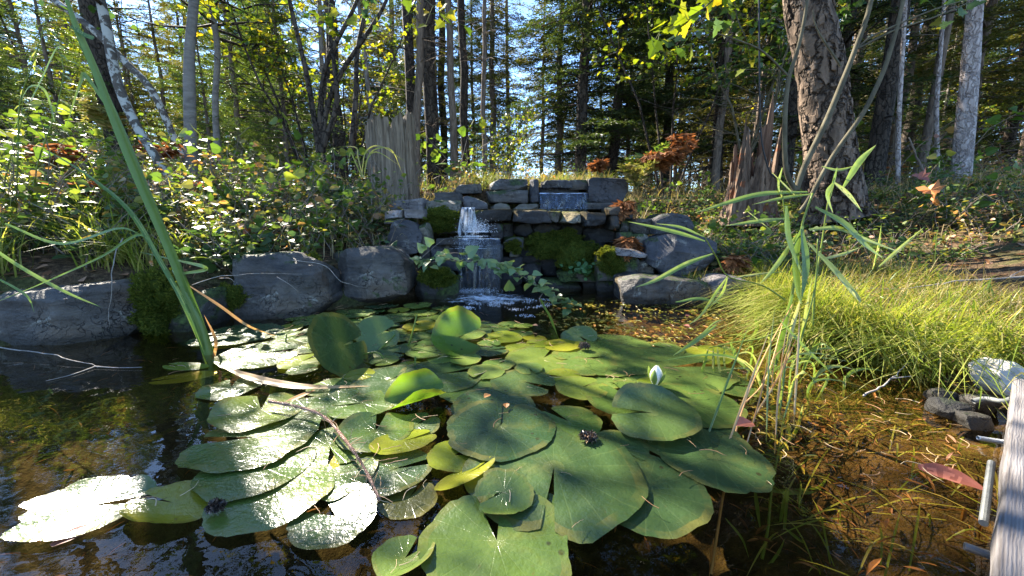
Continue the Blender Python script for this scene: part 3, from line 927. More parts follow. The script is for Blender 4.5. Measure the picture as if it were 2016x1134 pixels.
# ------------------------------------------------------------------ forest: barks and leaves
BARK_DARK = m_bark('dark_conifer_bark', (.028, .021, .016), (.095, .074, .056), 16, .2, plates=16)
BARK_BROWN = m_bark('brown_bark', (.07, .05, .037), (.21, .16, .12), 18, .2)
BARK_GREY = m_bark('smooth_grey_bark', (.11, .10, .09), (.23, .21, .185), 9, 2.5, .25)
BARK_LICHEN = m_bark('lichen_bark', (.05, .043, .036), (.12, .105, .09), 10, 1.5, .4, ((.36, .36, .33), 16, .50))
BARK_SCALY = m_bark('scaly_red_bark', (.05, .034, .024), (.25, .18, .13), 13, .45, 1.0, plates=9)
BARK_PALE = m_bark('pale_sunlit_bark', (.24, .195, .18), (.55, .48, .45), 17, .35, .8, plates=20, pk=.22)
BARK_OLIVE = m_bark('olive_sapling_bark', (.055, .047, .030), (.13, .115, .075), 12, .4, .3)
BARK_DEAD = m_bark('dead_twig_bark', (.10, .085, .07), (.26, .23, .20), 22, .3, .4)

NEEDLE_DARK = m_leaf('dark_fir_needles', [(0, (.018, .034, .011)), (.6, (.045, .072, .02)), (1, (.09, .11, .03))], .38, .5, .35)
NEEDLE_GREEN = m_leaf('fresh_fir_needles', [(0, (.03, .06, .018)), (.55, (.075, .12, .032)), (1, (.14, .18, .045))], .45, .4, .5)
NEEDLE_OLIVE = m_leaf('olive_needles', [(0, (.04, .05, .012)), (.5, (.10, .105, .024)), (.85, (.17, .15, .035)), (1, (.20, .14, .05))], .45, .5, .35)
LEAF_YELLOW = m_leaf('yellow_green_leaves', [(0, (.06, .11, .012)), (.45, (.13, .18, .015)), (.8, (.28, .27, .02)), (1, (.40, .27, .02))], .55, .4, .35)
LEAF_GREEN = m_leaf('green_leaves', [(0, (.025, .06, .018)), (.5, (.05, .10, .025)), (.85, (.09, .14, .03)), (1, (.22, .20, .04))], .45, .38, .45)


def dead_twigs(mb, a, d, L, rs, lvl=0):
    """a bare forked branch"""
    n = 5
    k = np.linspace(0, 1, n)[:, None]
    bend = rs.normal(size=3) * .10 * L
    P = a + d * L * k + bend * k * k + np.array([0, 0, -.12 * L]) * k * k
    tube(mb, P, np.linspace(.011 if lvl == 0 else .005, .0018, n) * (L / .8 + .35), 3, cap=False)
    if lvl < 2:
        for _ in range(rs.randint(3, 6) if lvl == 0 else rs.randint(1, 4)):
            f = rs.uniform(.25, .95)
            j = min(n - 2, int(f * (n - 1)))
            nd = nrm(d + rs.normal(size=3) * .75)
            dead_twigs(mb, P[j] + (P[j + 1] - P[j]) * .5, nd, L * rs.uniform(.25, .5), rs, lvl + 1)


def conifer_mesh(seed, H, r0, crown, Lmax, step=.28, per=5, dead=14, nee=.045, droop=.25, twigs=13, dense=9, lean=0.0, up=0.1):
    rs = np.random.RandomState(seed)
    wood, fol = MB(), MB()
    zs = np.linspace(0, H, 16)
    sway = np.stack([np.cumsum(rs.normal(0, .03, 16)), np.cumsum(rs.normal(0, .03, 16))], -1) * (H / 12)
    sway -= sway[0]
    axis = np.stack([sway[:, 0] + lean * zs, sway[:, 1], zs - .15], -1)
    rad = r0 * (1 - zs / H) ** .8 + .006
    rad[0] *= 1.15
    tube(wood, axis, rad, 10, .5)
    ax = lambda z: np.array([np.interp(z, zs, axis[:, 0]), np.interp(z, zs, axis[:, 1]), z])
    for _ in range(dead):
        z = rs.uniform(.4, max(.8, crown + .6))
        a = rs.uniform(0, 2 * math.pi)
        dead_twigs(wood, ax(z), nrm(np.array([math.cos(a), math.sin(a), rs.uniform(-.25, .2)])), rs.uniform(.5, 1.0) * min(1.3, Lmax), rs)
    z = crown
    while z < H - .15:
        f = (z - crown) / (H - crown)
        L0 = Lmax * ((1 - f) ** .85) * min(1, .55 + f * 3)
        for j in range(per):
            a = rs.uniform(0, 2 * math.pi)
            L = max(.12, L0 * rs.uniform(.65, 1.15))
            d = np.array([math.cos(a), math.sin(a), 0.0])
            side = np.array([-d[1], d[0], 0.0])
            n = 6
            k = np.linspace(0, 1, n)
            P = ax(z + rs.uniform(-.1, .1)) + d * (L * k)[:, None]
            P[:, 2] += up * L * k + (-droop * L) * k ** 2 + .10 * L * k ** 4
            tube(wood, P, np.linspace(.010, .002, n) * (.6 + L), 3, cap=False)
            nt = max(3, int(twigs * min(1, L / 1.0)))
            tk = np.linspace(.18, 1.0, nt)
            B = np.stack([np.interp(tk, k, P[:, c]) for c in range(3)], -1)
            for s in (-1, 1):
                tl = (np.where(tk < .35, tk / .35, (1.08 - tk) / .73) * .42 * L + .05) * rs.uniform(.6, 1.2, nt)
                td = nrm(d * .75 + side * s * .8 + rs.normal(size=(nt, 3)) * .16 + np.array([0, 0, -.10]))
                m = dense
                q = np.linspace(.08, 1, m)
                pos = B[:, None, :] + td[:, None, :] * (tl[:, None] * q[None, :])[:, :, None]
                pos[:, :, 2] -= (.22 * tl[:, None] * q[None, :] ** 2)
                ts = np.cross(td, np.array([0, 0, 1.0]))
                for s2 in (-1, 1):
                    nd = nrm(td[:, None, :] * .8 + s2 * ts[:, None, :] * .75 + rs.normal(size=(nt, m, 3)) * .28)
                    scatter(fol, DIAM_V, DIAM_T, pos.reshape(-1, 3), nd.reshape(-1, 3), np.array([0, 0, 1.0]) + rs.normal(size=(nt * m, 3)) * .5,
                            nee * rs.uniform(.7, 1.4, nt * m), rs.uniform(0, 1, nt * m), wide=.38)
        z += step * rs.uniform(.8, 1.2)
    return wood, fol


def tree_proto(name, label, cat, wood, fol, bark, leaf, group):
    t = thing(name, label, cat, (0, 0, 0), group)
    part('trunk', wood, bark, t, smooth=True, local=True)
    part('crown', fol, leaf, t, kind='stuff', local=True)
    return t


PROTO = {}
_fg = 'forest trees behind the pond'
_spec = {
    'tall_dark': ('conifer_tree', 1, dict(H=15, r0=.12, crown=3.2, Lmax=1.9, step=.34, per=5, dead=26, nee=.085, twigs=12, dense=7), BARK_DARK, NEEDLE_DARK),
    'tall_brown': ('conifer_tree', 2, dict(H=13, r0=.095, crown=4.2, Lmax=1.5, step=.34, per=4, dead=34, nee=.08, twigs=11, dense=7), BARK_BROWN, NEEDLE_OLIVE),
    'tall_bare': ('conifer_tree', 7, dict(H=17, r0=.115, crown=9.8, Lmax=1.5, step=.42, per=4, dead=20, nee=.085, twigs=11, dense=6), BARK_DARK, NEEDLE_DARK),
    'brown_bare': ('conifer_tree', 8, dict(H=16, r0=.10, crown=9.5, Lmax=1.4, step=.42, per=4, dead=26, nee=.085, twigs=11, dense=6), BARK_BROWN, NEEDLE_OLIVE),
    'mid_dark': ('conifer_tree', 3, dict(H=9, r0=.10, crown=1.0, Lmax=1.7, step=.26, per=5, dead=8, nee=.07, twigs=13, dense=7, droop=.32), BARK_DARK, NEEDLE_DARK),
    'mid_olive': ('conifer_tree', 4, dict(H=8, r0=.08, crown=1.4, Lmax=1.3, step=.26, per=5, dead=14, nee=.07, twigs=12, dense=7, droop=.3), BARK_BROWN, NEEDLE_OLIVE),
    'young_fir': ('fir_tree', 5, dict(H=5.2, r0=.045, crown=.5, Lmax=1.35, step=.20, per=5, dead=3, nee=.036, twigs=16, dense=11, droop=.18, up=.12), BARK_BROWN, NEEDLE_GREEN),
    'young_fir2': ('fir_tree', 6, dict(H=3.8, r0=.035, crown=.35, Lmax=1.05, step=.19, per=5, dead=2, nee=.036, twigs=15, dense=10, droop=.2, up=.12), BARK_BROWN, NEEDLE_GREEN),
}
for key, (nm, sd, kw, bk, lf) in _spec.items():
    wd, fo = conifer_mesh(sd * 31, **kw)
    PROTO[key] = (nm, wd, fo, bk, lf)


# leafy saplings: thin forked stems with light foliage
def sapling_mesh(seed, H=4.0, stems=4, leaf=.06, nleaf=900, spread=.35, TV=HEART_V, lo=.35):
    rs = np.random.RandomState(seed)
    wood, fol = MB(), MB()
    tips = []
    for s in range(stems):
        a = rs.uniform(0, 2 * math.pi)
        h = H * rs.uniform(.6, 1.0)
        n = 9
        k = np.linspace(0, 1, n)[:, None]
        d = np.array([math.cos(a), math.sin(a), 0]) * spread * h
        P = np.array([rs.normal() * .06, rs.normal() * .06, -.1]) + d * k ** 1.4 + np.array([0, 0, h]) * k + np.cumsum(rs.normal(0, .035, (n, 3)), 0) * [1, 1, .2]
        tube(wood, P, np.linspace(.02, .005, n) * (H / 4), 5)
        for _ in range(11):
            j = rs.randint(3, n - 1)
            dd = nrm(np.array([rs.normal(), rs.normal(), rs.uniform(0, .7)]))
            L = rs.uniform(.3, .9) * H / 4
            Q = P[j] + dd * L * np.linspace(0, 1, 5)[:, None] + np.cumsum(rs.normal(0, .03, (5, 3)), 0)
            tube(wood, Q, np.linspace(.006, .0025, 5), 3, cap=False)
            tips.append(Q)
            for _ in range(2):
                d2 = nrm(dd + rs.normal(size=3) * .7)
                Q2 = Q[rs.randint(1, 4)] + d2 * L * .5 * np.linspace(0, 1, 4)[:, None]
                tube(wood, Q2, np.linspace(.004, .002, 4), 3, cap=False)
                tips.append(Q2)
    tp = np.concatenate(tips)
    tp = tp[tp[:, 2] > H * lo]
    pk = rs.randint(0, len(tp), nleaf)
    pos = tp[pk] + rs.normal(size=(nleaf, 3)) * .035
    scatter(fol, TV, LEAF_T, pos, nrm(rs.normal(size=(nleaf, 3)) * [1, 1, .5] + [0, 0, -.35]), rs.normal(size=(nleaf, 3)) * .5 + [0, 0, 1], leaf * rs.uniform(.6, 1.25, nleaf), np.clip(rs.normal(.5, .27, nleaf), 0, 1))
    return wood, fol


for key, sd, kw, bk, lf in (('sap_yellow', 51, dict(H=4.2, stems=4, nleaf=800), BARK_DARK, LEAF_YELLOW), ('sap_green', 52, dict(H=3.4, stems=4, nleaf=900, leaf=.055), BARK_OLIVE, LEAF_GREEN),
                            ('sap_low', 53, dict(H=1.7, stems=6, nleaf=800, leaf=.042, lo=.1), BARK_DEAD, LEAF_YELLOW)):
    wd, fo = sapling_mesh(sd, **kw)
    PROTO[key] = ('leafy_sapling' if key != 'sap_low' else 'forest_shrub', wd, fo, bk, lf)
# a bare, brown, twiggy snag
_w = MB(); _rs2 = np.random.RandomState(9)
_ax = np.stack([np.linspace(0, .3, 10), np.linspace(0, .1, 10), np.linspace(-.1, 6.5, 10)], -1)
tube(_w, _ax, np.linspace(.05, .012, 10), 6)
for _ in range(60):
    zz = _rs2.uniform(.3, 6)
    aa = _rs2.uniform(0, 6.28)
    dead_twigs(_w, np.array([np.interp(zz, _ax[:, 2], _ax[:, 0]), 0, zz]), nrm(np.array([math.cos(aa), math.sin(aa), _rs2.uniform(-.3, .3)])), _rs2.uniform(.3, .9), _rs2)
PROTO['snag'] = ('dead_tree', _w, None, BARK_DEAD, None)

_first = {}


def plant_tree(key, loc, rz=0.0, scale=1.0, label='', group=_fg, cat='tree', tilt=(0, 0)):
    nm, wd, fo, bk, lf = PROTO[key]
    if key not in _first:
        t = thing(nm, label, cat, (0, 0, 0), group)
        part('trunk', wd, bk, t, smooth=True, local=True)
        if fo is not None:
            part('crown', fo, lf, t, kind='stuff', local=True)
        _first[key] = t
        t.location = Vector([float(v) for v in loc]); t.rotation_euler = (tilt[0], tilt[1], rz)
        t.scale = (scale, scale, scale) if not isinstance(scale, tuple) else scale
        return t
    r = copy_tree(_first[key], loc, rz, scale, label, group, tilt)
    r['category'] = cat
    return r


def at_base(px, Y, dz=-0.05):
    """where a tree seen at photo column px stands, Y metres away"""
    x = (px - 1008.0) / F * Y * 1.0 / (_c)      # close enough near the horizon row
    return (x, Y, gz(x, Y) + dz)


# the trees that one can single out, by column and distance
_named = [
    ('tall_bare', 286, 6.0, 1.1, 'thick dark conifer trunk behind the grey saplings on the left'),
    ('tall_bare', 862, 6.6, .98, 'thick dark conifer trunk right of the tall pale stump'),
    ('brown_bare', 895, 6.2, .58, 'slim light brown conifer trunk between two dark trunks'),
    ('tall_bare', 924, 7.6, .72, 'straight dark conifer trunk third from the tall pale stump'),
    ('brown_bare', 958, 6.8, .45, 'thin brown conifer with dead twigs left of the sky gap'),
    ('mid_dark', 1136, 7.2, 1.05, 'dense dark conifer above the upper waterfall'),
    ('mid_dark', 1190, 8.4, 1.1, 'dense dark conifer right of the one above the upper waterfall'),
    ('mid_olive', 1095, 9.0, .95, 'thin leafy conifer at the right edge of the sky gap'),
    ('brown_bare', 1392, 6.4, .6, 'slim dark trunk left of the rotten stump'),
    ('mid_dark', 1300, 9.0, 1.1, 'dark conifer behind the orange ferns'),
    ('tall_bare', 1684, 5.0, .85, 'shaded trunk close behind the big scaly trunk'),
    ('brown_bare', 1715, 6.5, .6, 'slim brown trunk second right of the big scaly trunk'),
    ('brown_bare', 1760, 5.6, .55, 'slim dark trunk midway between scaly and pale trunks'),
    ('tall_bare', 2004, 5.2, .7, 'dark trunk at the right edge of the view'),
    ('brown_bare', 1958, 6.6, .6, 'thin dark trunk between the pale trunk and the right edge'),
    ('tall_bare', 60, 5.4, .8, 'dark conifer at the left edge of the view'),
    ('mid_dark', -60, 4.0, .42, 'black-green conifer boughs in the upper left corner'),
    ('young_fir', 505, 5.6, .8, 'bright young fir with flat boughs behind the grey trunk'),
    ('young_fir2', 590, 5.0, .8, 'bright young fir left of the forked shrub stems'),
    ('young_fir2', 450, 4.6, .55, 'bright young fir between dark trunk and grey trunk'),
    ('young_fir2', 190, 5.6, .9, 'young fir behind the lichen-spotted trunks'),
    ('sap_yellow', 640, 4.6, .95, 'yellow-green leaved sapling left of the tall pale stump'),
    ('sap_yellow', 700, 5.4, .85, 'yellow leaved sapling behind the tall pale stump'),
    ('sap_green', 1450, 4.8, 1.1, 'green leaved sapling with crooked stems behind the rotten stump'),
    ('sap_yellow', 1300, 5.6, 1.0, 'yellow-green sapling behind the orange ferns'),
    ('sap_low', 1000, 5.0, .9, 'low pale shrub in the sky gap'),
    ('mid_olive', 1840, 6.0, .9, 'olive conifer left of the pale sunlit trunk'),
    ('mid_olive', 972, 11.0, 1.15, 'olive conifer at the left edge of the sky gap'),
    ('tall_brown', 1004, 15.0, .95, 'tall thin conifer standing far back in the sky gap'),
    ('mid_olive', 1062, 17.0, 1.2, 'small far conifer at the foot of the sky gap'),
    ('snag', 760, 7.0, 1.0, 'bare dead conifer with tangled twigs behind the stump'),
    ('snag', 660, 6.2, .9, 'bare twiggy dead tree behind the yellow sapling'),
    ('snag', 1550, 7.5, 1.0, 'bare dead tree between rotten stump and scaly trunk'),
]


def side_of(px):
    for lim, txt in ((230, 'left of the lichen-spotted trunks'), (420, 'behind the straight grey trunk'), (580, 'between grey trunk and forked shrub'), (720, 'behind the forked shrub'), (850, 'behind the tall pale stump'),
                     (1036, 'between the dark trunks and the sky gap'), (1200, 'just right of the sky gap'), (1340, 'behind the orange ferns'), (1480, 'left of the hanging cable'), (1700, 'behind the scaly trunk'), (1860, 'between scaly and pale trunks')):
        if px < lim: return txt
    return 'around the pale sunlit trunk'


_rf = np.random.RandomState(4)
_taken = []
for key, px, Y, sc, lab in _named:
    b = at_base(px, Y)
    _taken.append(b[:2])
    plant_tree(key, b, _rf.uniform(0, 6.28), sc, lab)
# the leaning dark trunk
b = at_base(832, 6.0)
plant_tree('brown_bare', b, 2.6, .6, 'dark trunk leaning away from the tall pale stump', tilt=(0, -.09))

# the rest of the wood, thick enough to close the view, open where the sky shows down to the ground
_kinds = ['tall_dark', 'tall_brown', 'mid_dark', 'mid_olive', 'young_fir', 'sap_yellow', 'snag', 'sap_green', 'sap_low']
_prob = np.array([.10, .10, .14, .20, .20, .15, .04, .06, .05])
_fill = {'brown_bare': 'tall bare-stemmed brown trunk deep in the wood', 'young_fir2': 'small young fir deep in the wood', 'tall_bare': 'tall bare-stemmed dark trunk deep in the wood', 'tall_dark': 'tall dark trunk among others deep in the wood', 'tall_brown': 'slim brown trunk among others deep in the wood', 'mid_dark': 'dark green conifer deep in the wood',
         'mid_olive': 'olive green conifer deep in the wood', 'young_fir': 'young fir deep in the wood', 'sap_yellow': 'yellow-green leafy sapling deep in the wood',
         'snag': 'bare dead tree deep in the wood', 'sap_green': 'green leafy sapling deep in the wood', 'sap_low': 'low leafy shrub deep in the wood'}
n_ok = 0
for _ in range(4000):
    if n_ok >= 230:
        break
    Y = 6.0 + 26 * _rf.uniform() ** 1.5
    X = _rf.uniform(-1.75, 1.75) * Y
    px = 1008 + X / Y * F * _c
    if abs(px - 1040) < 8 + 170 / Y:
        continue
    if any((X - a) ** 2 + (Y - b_) ** 2 < (.45 + Y * .03) ** 2 for a, b_ in _taken):
        continue
    if Y < 9 and 930 < px < 1270: continue
    k = _kinds[_rf.choice(9, p=_prob / _prob.sum())]
    if k in ('tall_dark', 'tall_brown') and _rf.uniform() < .5:
        k = 'tall_bare' if k == 'tall_dark' else 'brown_bare'
    sc = _rf.uniform(.75, 1.15)
    if k.startswith('tall') or k == 'brown_bare':
        if 8 < Y < 24 and px < 1350 and _rf.uniform() < .55:
            k, sc = ('young_fir', 1.1) if _rf.uniform() < .5 else ('mid_olive', .7)
    # the sun comes in over this strip: only low trees and bare-stemmed ones stand in it
    rx, ry = X - .2, Y - 1.3
    along, off = -rx * math.sin(-SUN_AZ) + ry * math.cos(SUN_AZ), rx * math.cos(SUN_AZ) + ry * math.sin(-SUN_AZ)
    if abs(off) < 4.6 and along > 0:
        Hh = {'tall_dark': 15, 'tall_brown': 13, 'mid_dark': 9, 'mid_olive': 8, 'young_fir': 5.2, 'snag': 3, 'tall_bare': 99, 'brown_bare': 99}.get(k, 4.2) * sc
        if Hh > .60 * along + .2:
            if along < 13.5 and _rf.uniform() < .3:
                k = 'tall_bare' if _rf.uniform() < .6 else 'brown_bare'
            elif along > 7:
                k, sc = 'mid_olive' if _rf.uniform() < .5 else 'young_fir', .55 * along / 8 * _rf.uniform(.6, 1)
            elif along > 4.5:
                k, sc = 'young_fir2', _rf.uniform(.5, .75)
            else:
                continue
    _taken.append((X, Y))
    n_ok += 1
    _wh = side_of(px) + (', nearer rows' if Y < 11 else ', far back')
    plant_tree(k, (X, Y, gz(X, Y) - .08), _rf.uniform(0, 6.28), sc, _fill[k].replace('deep in the wood', _wh).replace('among others ', ''), k.replace('_', ' ') + ' trees ' + _wh)
# taller trees far back screen the sky
_n2 = 0
for _ in range(2000):
    if _n2 >= 62: break
    Y = _rf.uniform(15, 42); X = _rf.uniform(-1.6, 1.6) * Y
    px = 1008 + X / Y * F * _c
    if abs(px - 1040) < 30: continue
    rx, ry = X - .2, Y - 1.3
    along, off = -rx * math.sin(-SUN_AZ) + ry * math.cos(SUN_AZ), rx * math.cos(SUN_AZ) + ry * math.sin(-SUN_AZ)
    k = ['tall_dark', 'tall_brown', 'mid_olive', 'mid_dark'][_rf.randint(4)]
    sc = _rf.uniform(.9, 1.3) * (1.0 if k[0] == 't' else 1.7)
    Hh = {'tall_dark': 15, 'tall_brown': 13, 'mid_dark': 9, 'mid_olive': 8}[k] * sc
    if abs(off) < 5 and along > 0 and Hh > .64 * along + .5:
        sc *= .6 * along / Hh
    _n2 += 1
    _wh = side_of(px)
    plant_tree(k, (X, Y, gz(X, Y) - .2), _rf.uniform(0, 6.28), sc, 'tall tree of the far screen ' + _wh, 'far screen of tall trees ' + _wh)
# a far belt of low conifers closes the view under the crowns
for _ in range(95):
    Y = _rf.uniform(16, 46); X = _rf.uniform(-2.3, 2.3) * Y
    px = 1008 + X / Y * F * _c
    _wh = side_of(px)
    plant_tree(['mid_dark', 'mid_olive', 'young_fir'][_rf.randint(3)], (X, Y, gz(X, Y) - .2), _rf.uniform(0, 6.28), _rf.uniform(.5, 1.1), 'conifer in the farthest belt of trees ' + _wh, 'farthest belt of trees ' + _wh)


# ------------------------------------------------------------------ trunks standing close to the pond
def trunk(name, pts, Y, widths, bark, label, cat='tree', sides=16, rough=.03, extra=None, nseg=22, seed=1, crown=None, ys=None, flare=1.0):
    """pts are photo pixels of the stem's middle from the foot up; it goes on rising past the frame"""
    P = np.array([at_y(x, y, Y if ys is None else ys[k]) for k, (x, y) in enumerate(pts)])
    P = curve(P, nseg)
    r = np.interp(np.linspace(0, 1, nseg), np.linspace(0, 1, len(widths)), widths) / 2 / F * Y
    r[0] *= flare
    r = r * math.cos(math.atan((pts[0][0] - 1008) / F))      # a round stem looks wider off the axis
    t = thing(name, label, cat, P[0])
    mb = MB(); tube(mb, P, r, sides)
    V = mb.V[0]
    ctr = np.repeat(P, sides, 0)
    dn = nrm(V - ctr)
    mb.V[0] = V + dn * (fbm(V * [1, 1, .5], 14, seed, 3) * rough * np.repeat(r, sides))[:, None]
    part('trunk', mb, bark, t, smooth=True)
    return t, P, r


def up_to(pts, ytop=-900, bend=0):
    """carry a stem on above the frame"""
    (x0, y0), (x1, y1) = pts[-2], pts[-1]
    k = (ytop - y1) / (y1 - y0)
    return pts + [(x1 + (x1 - x0) * k * .5 + bend, y1 + (ytop - y1) * .5), (x1 + (x1 - x0) * k + bend * 2, ytop)]


def crown_on(t, P, r, leaf, seed, n=1500, size=.07, rad=1.1, zmin=2.2, TV=LEAF_V, needles=False, bark=None):
    """boughs and foliage on the upper stem"""
    rs = np.random.RandomState(seed)
    idx = [i for i in range(len(P)) if P[i, 2] > zmin]
    if not idx: return
    wood, fol = MB(), MB()
    pts = []
    for _ in range(26):
        i = idx[rs.randint(len(idx))]
        a = rs.uniform(0, 6.28)
        d = nrm(np.array([math.cos(a), math.sin(a), rs.uniform(-.1, .5)]))
        L = rad * rs.uniform(.5, 1.1)
        Q = P[i] + d * L * np.linspace(0, 1, 6)[:, None] + np.cumsum(rs.normal(0, .05, (6, 3)), 0) * L * .5
        tube(wood, Q, np.linspace(.016, .004, 6), 4, cap=False)
        for _ in range(4):
            d2 = nrm(d + rs.normal(size=3) * .7)
            Q2 = Q[rs.randint(1, 6)] + d2 * L * .4 * np.linspace(0, 1, 4)[:, None]
            tube(wood, Q2, np.linspace(.006, .002, 4), 3, cap=False)
            pts.append(Q2)
        pts.append(Q[2:])
    tp = np.concatenate(pts)
    pk = rs.randint(0, len(tp), n)
    pos = tp[pk] + rs.normal(size=(n, 3)) * .06
    scatter(fol, TV, LEAF_T, pos, nrm(rs.normal(size=(n, 3)) + [0, 0, -.3]), rs.normal(size=(n, 3)) * .5 + [0, 0, 1], size * rs.uniform(.6, 1.3, n), np.clip(rs.normal(.5, .25, n), 0, 1), wide=.35 if needles else 1)
    part('limb', wood, bark or BARK_DARK, t, smooth=True, kind='stuff')
    part('crown', fol, leaf, t, kind='stuff')


t, P, r = trunk('pine_tree', up_to([(1640, 430), (1636, 352), (1632, 300), (1618, 160), (1588, 0)], -1000), 3.35, [136, 118, 106, 100, 94, 90, 84, 70, 60], BARK_SCALY,
                'massive leaning trunk with scaly reddish bark', seed=3, sides=36, rough=.16, nseg=60, flare=1.1)
crown_on(t, P, r, NEEDLE_OLIVE, 31, 5000, .09, 2.2, 3.0, needles=True)
# loose bark plates standing off the big trunk
_rs = np.random.RandomState(5)
mb = MB()
for _ in range(420):
    i = _rs.randint(1, 40); a = _rs.uniform(math.pi * .95, math.pi * 2.05)
    f = _rs.uniform()
    c = P[i] * (1 - f) + P[i + 1] * f
    d = np.array([math.cos(a), math.sin(a), 0])
    rr = (r[i] * (1 - f) + r[i + 1] * f) * 1.02
    sd = np.array([-d[1], d[0], 0])
    w, h, th = _rs.uniform(.012, .035), _rs.uniform(.02, .06), _rs.uniform(.004, .011)
    q = c + d * rr
    up_ = nrm(P[i + 1] - P[i])
    j = lambda: _rs.uniform(.55, 1.0)
    V = [q - sd * w * j() - up_ * h * j(), q + sd * w * j() - up_ * h * j(), q + sd * w * j() + up_ * h * j(), q - sd * w * j() + up_ * h * j()]
    V2 = [v * .0 + v + d * th - (v - q) * .18 for v in V]
    mb.add(np.array(V + V2), [[4, 5, 6, 7], [0, 1, 5, 4], [1, 2, 6, 5], [2, 3, 7, 6], [3, 0, 4, 7]], _rs.uniform())
part('bark_plate', mb, BARK_SCALY, t, kind='stuff')

t, P, r = trunk('pine_tree', up_to([(1880, 440), (1888, 380), (1894, 318), (1908, 160), (1920, 0)], -1000), 4.3, [64, 54, 46, 42, 38, 34, 30, 24, 18], BARK_PALE,
                'tall pale sunlit trunk near the right edge', seed=4, sides=22, rough=.08, nseg=44, flare=1.25)
crown_on(t, P, r, NEEDLE_OLIVE, 32, 3500, .09, 1.9, 3.2, needles=True)
t, P, r = trunk('grey_barked_tree', up_to([(378, 356), (374, 230), (373, 110), (382, 0)], -900), 3.4, [27, 25, 24, 21, 19, 17, 14, 10], BARK_GREY,
                'straight smooth grey trunk on the left bank', seed=5)
crown_on(t, P, r, LEAF_YELLOW, 33, 350, .06, .9, 2.2, TV=HEART_V)
t, P, r = trunk('grey_barked_tree', up_to([(428, 300), (424, 200), (428, 100), (415, 0)], -700), 4.3, [14, 13, 12, 12, 11, 9, 7], BARK_GREY,
                'thinner grey trunk just right of the straight grey trunk', seed=6)
crown_on(t, P, r, LEAF_GREEN, 34, 350, .06, .9, 2.3, TV=HEART_V)
t, P, r = trunk('lichen_barked_tree', up_to([(368, 405), (330, 345), (268, 247), (228, 150), (198, 0)], -600, -30), 3.0, [18, 19, 19, 20, 20, 18, 14, 10], BARK_LICHEN,
                'leaning trunk with whitish lichen patches behind the tall cattail', seed=7)
crown_on(t, P, r, LEAF_GREEN, 35, 300, .055, .8, 2.0)
t, P, r = trunk('lichen_barked_tree', up_to([(372, 330), (346, 279), (300, 180), (244, 120), (160, 40)], -300, -60), 3.6, [13, 14, 15, 15, 14, 12, 9], BARK_LICHEN,
                'second lichen-spotted trunk leaning left above the first', seed=8)
t, P, r = trunk('birch_tree', up_to([(1768, 380), (1768, 300), (1770, 226), (1776, 120)], -200), 4.6, [11, 11, 10, 9, 8, 6], BARK_PALE, 'thin white trunk left of the tall pale trunk', seed=9, sides=10)
t, P, r = trunk('birch_tree', up_to([(1846, 345), (1844, 280), (1844, 200), (1850, 120)], -200), 5.0, [11, 11, 10, 9, 8, 6], BARK_PALE, 'thin sunlit trunk close to the tall pale trunk', seed=10, sides=10)

# the three-stemmed sapling on the right bank
_p = at_y(1568, 372, 2.8)
t = thing('forked_sapling', 'bare sapling with three curved olive stems in front of the scaly trunk', 'sapling', _p)
for pts, wd in (([(1566, 375), (1548, 335), (1545, 247), (1552, 159), (1573, 88), (1589, 0), (1600, -160)], [9, 8, 6, 4]),
                ([(1568, 375), (1585, 325), (1623, 247), (1655, 170), (1683, 99), (1715, 0), (1740, -180)], [10, 10, 8, 6]),
                ([(1572, 420), (1595, 388), (1640, 307), (1697, 226), (1735, 150), (1757, 85), (1778, 0), (1800, -150)], [7, 8, 7, 5])):
    c = curve([at_y(x, y, 2.75) for x, y in pts], 26)
    part('stem', tube(MB(), c, np.interp(np.linspace(0, 1, 26), np.linspace(0, 1, 4), wd) / 2 / F * 2.75, 8), BARK_OLIVE, t, smooth=True)
for pts in ([(1683, 99), (1720, 70), (1830, 22), (1900, 0)], [(1690, 95), (1760, 60), (1850, 30), (1960, -20)], [(1552, 150), (1500, 100), (1440, 75), (1390, 60)], [(1655, 130), (1610, 60), (1600, 20)]):
    c = curve([at_y(x, y, 2.75) for x, y in pts], 14)
    part('twig', tube(MB(), c, np.linspace(.008, .003, 14), 5), BARK_OLIVE, t, smooth=True)
# forked dark shrub stems left of the stump
_p = at_y(624, 265, 4.0)
t = thing('forked_shrub', 'dark forked shrub stems leaning apart left of the tall pale stump', 'shrub', _p)
for pts in ([(628, 300), (620, 240), (600, 130), (570, 0), (560, -80)], [(630, 300), (632, 200), (645, 120), (690, 30), (720, -40)], [(634, 300), (640, 230), (668, 150), (740, 40), (770, -20)], [(690, 310), (700, 200), (705, 90), (735, -40)],
            [(632, 300), (660, 220), (662, 160), (650, 60), (655, -60)]):
    c = curve([at_y(x, y, 4.0) for x, y in pts], 18)
    part('stem', tube(MB(), c, np.linspace(.032, .014, 18), 7), BARK_DARK, t, smooth=True)


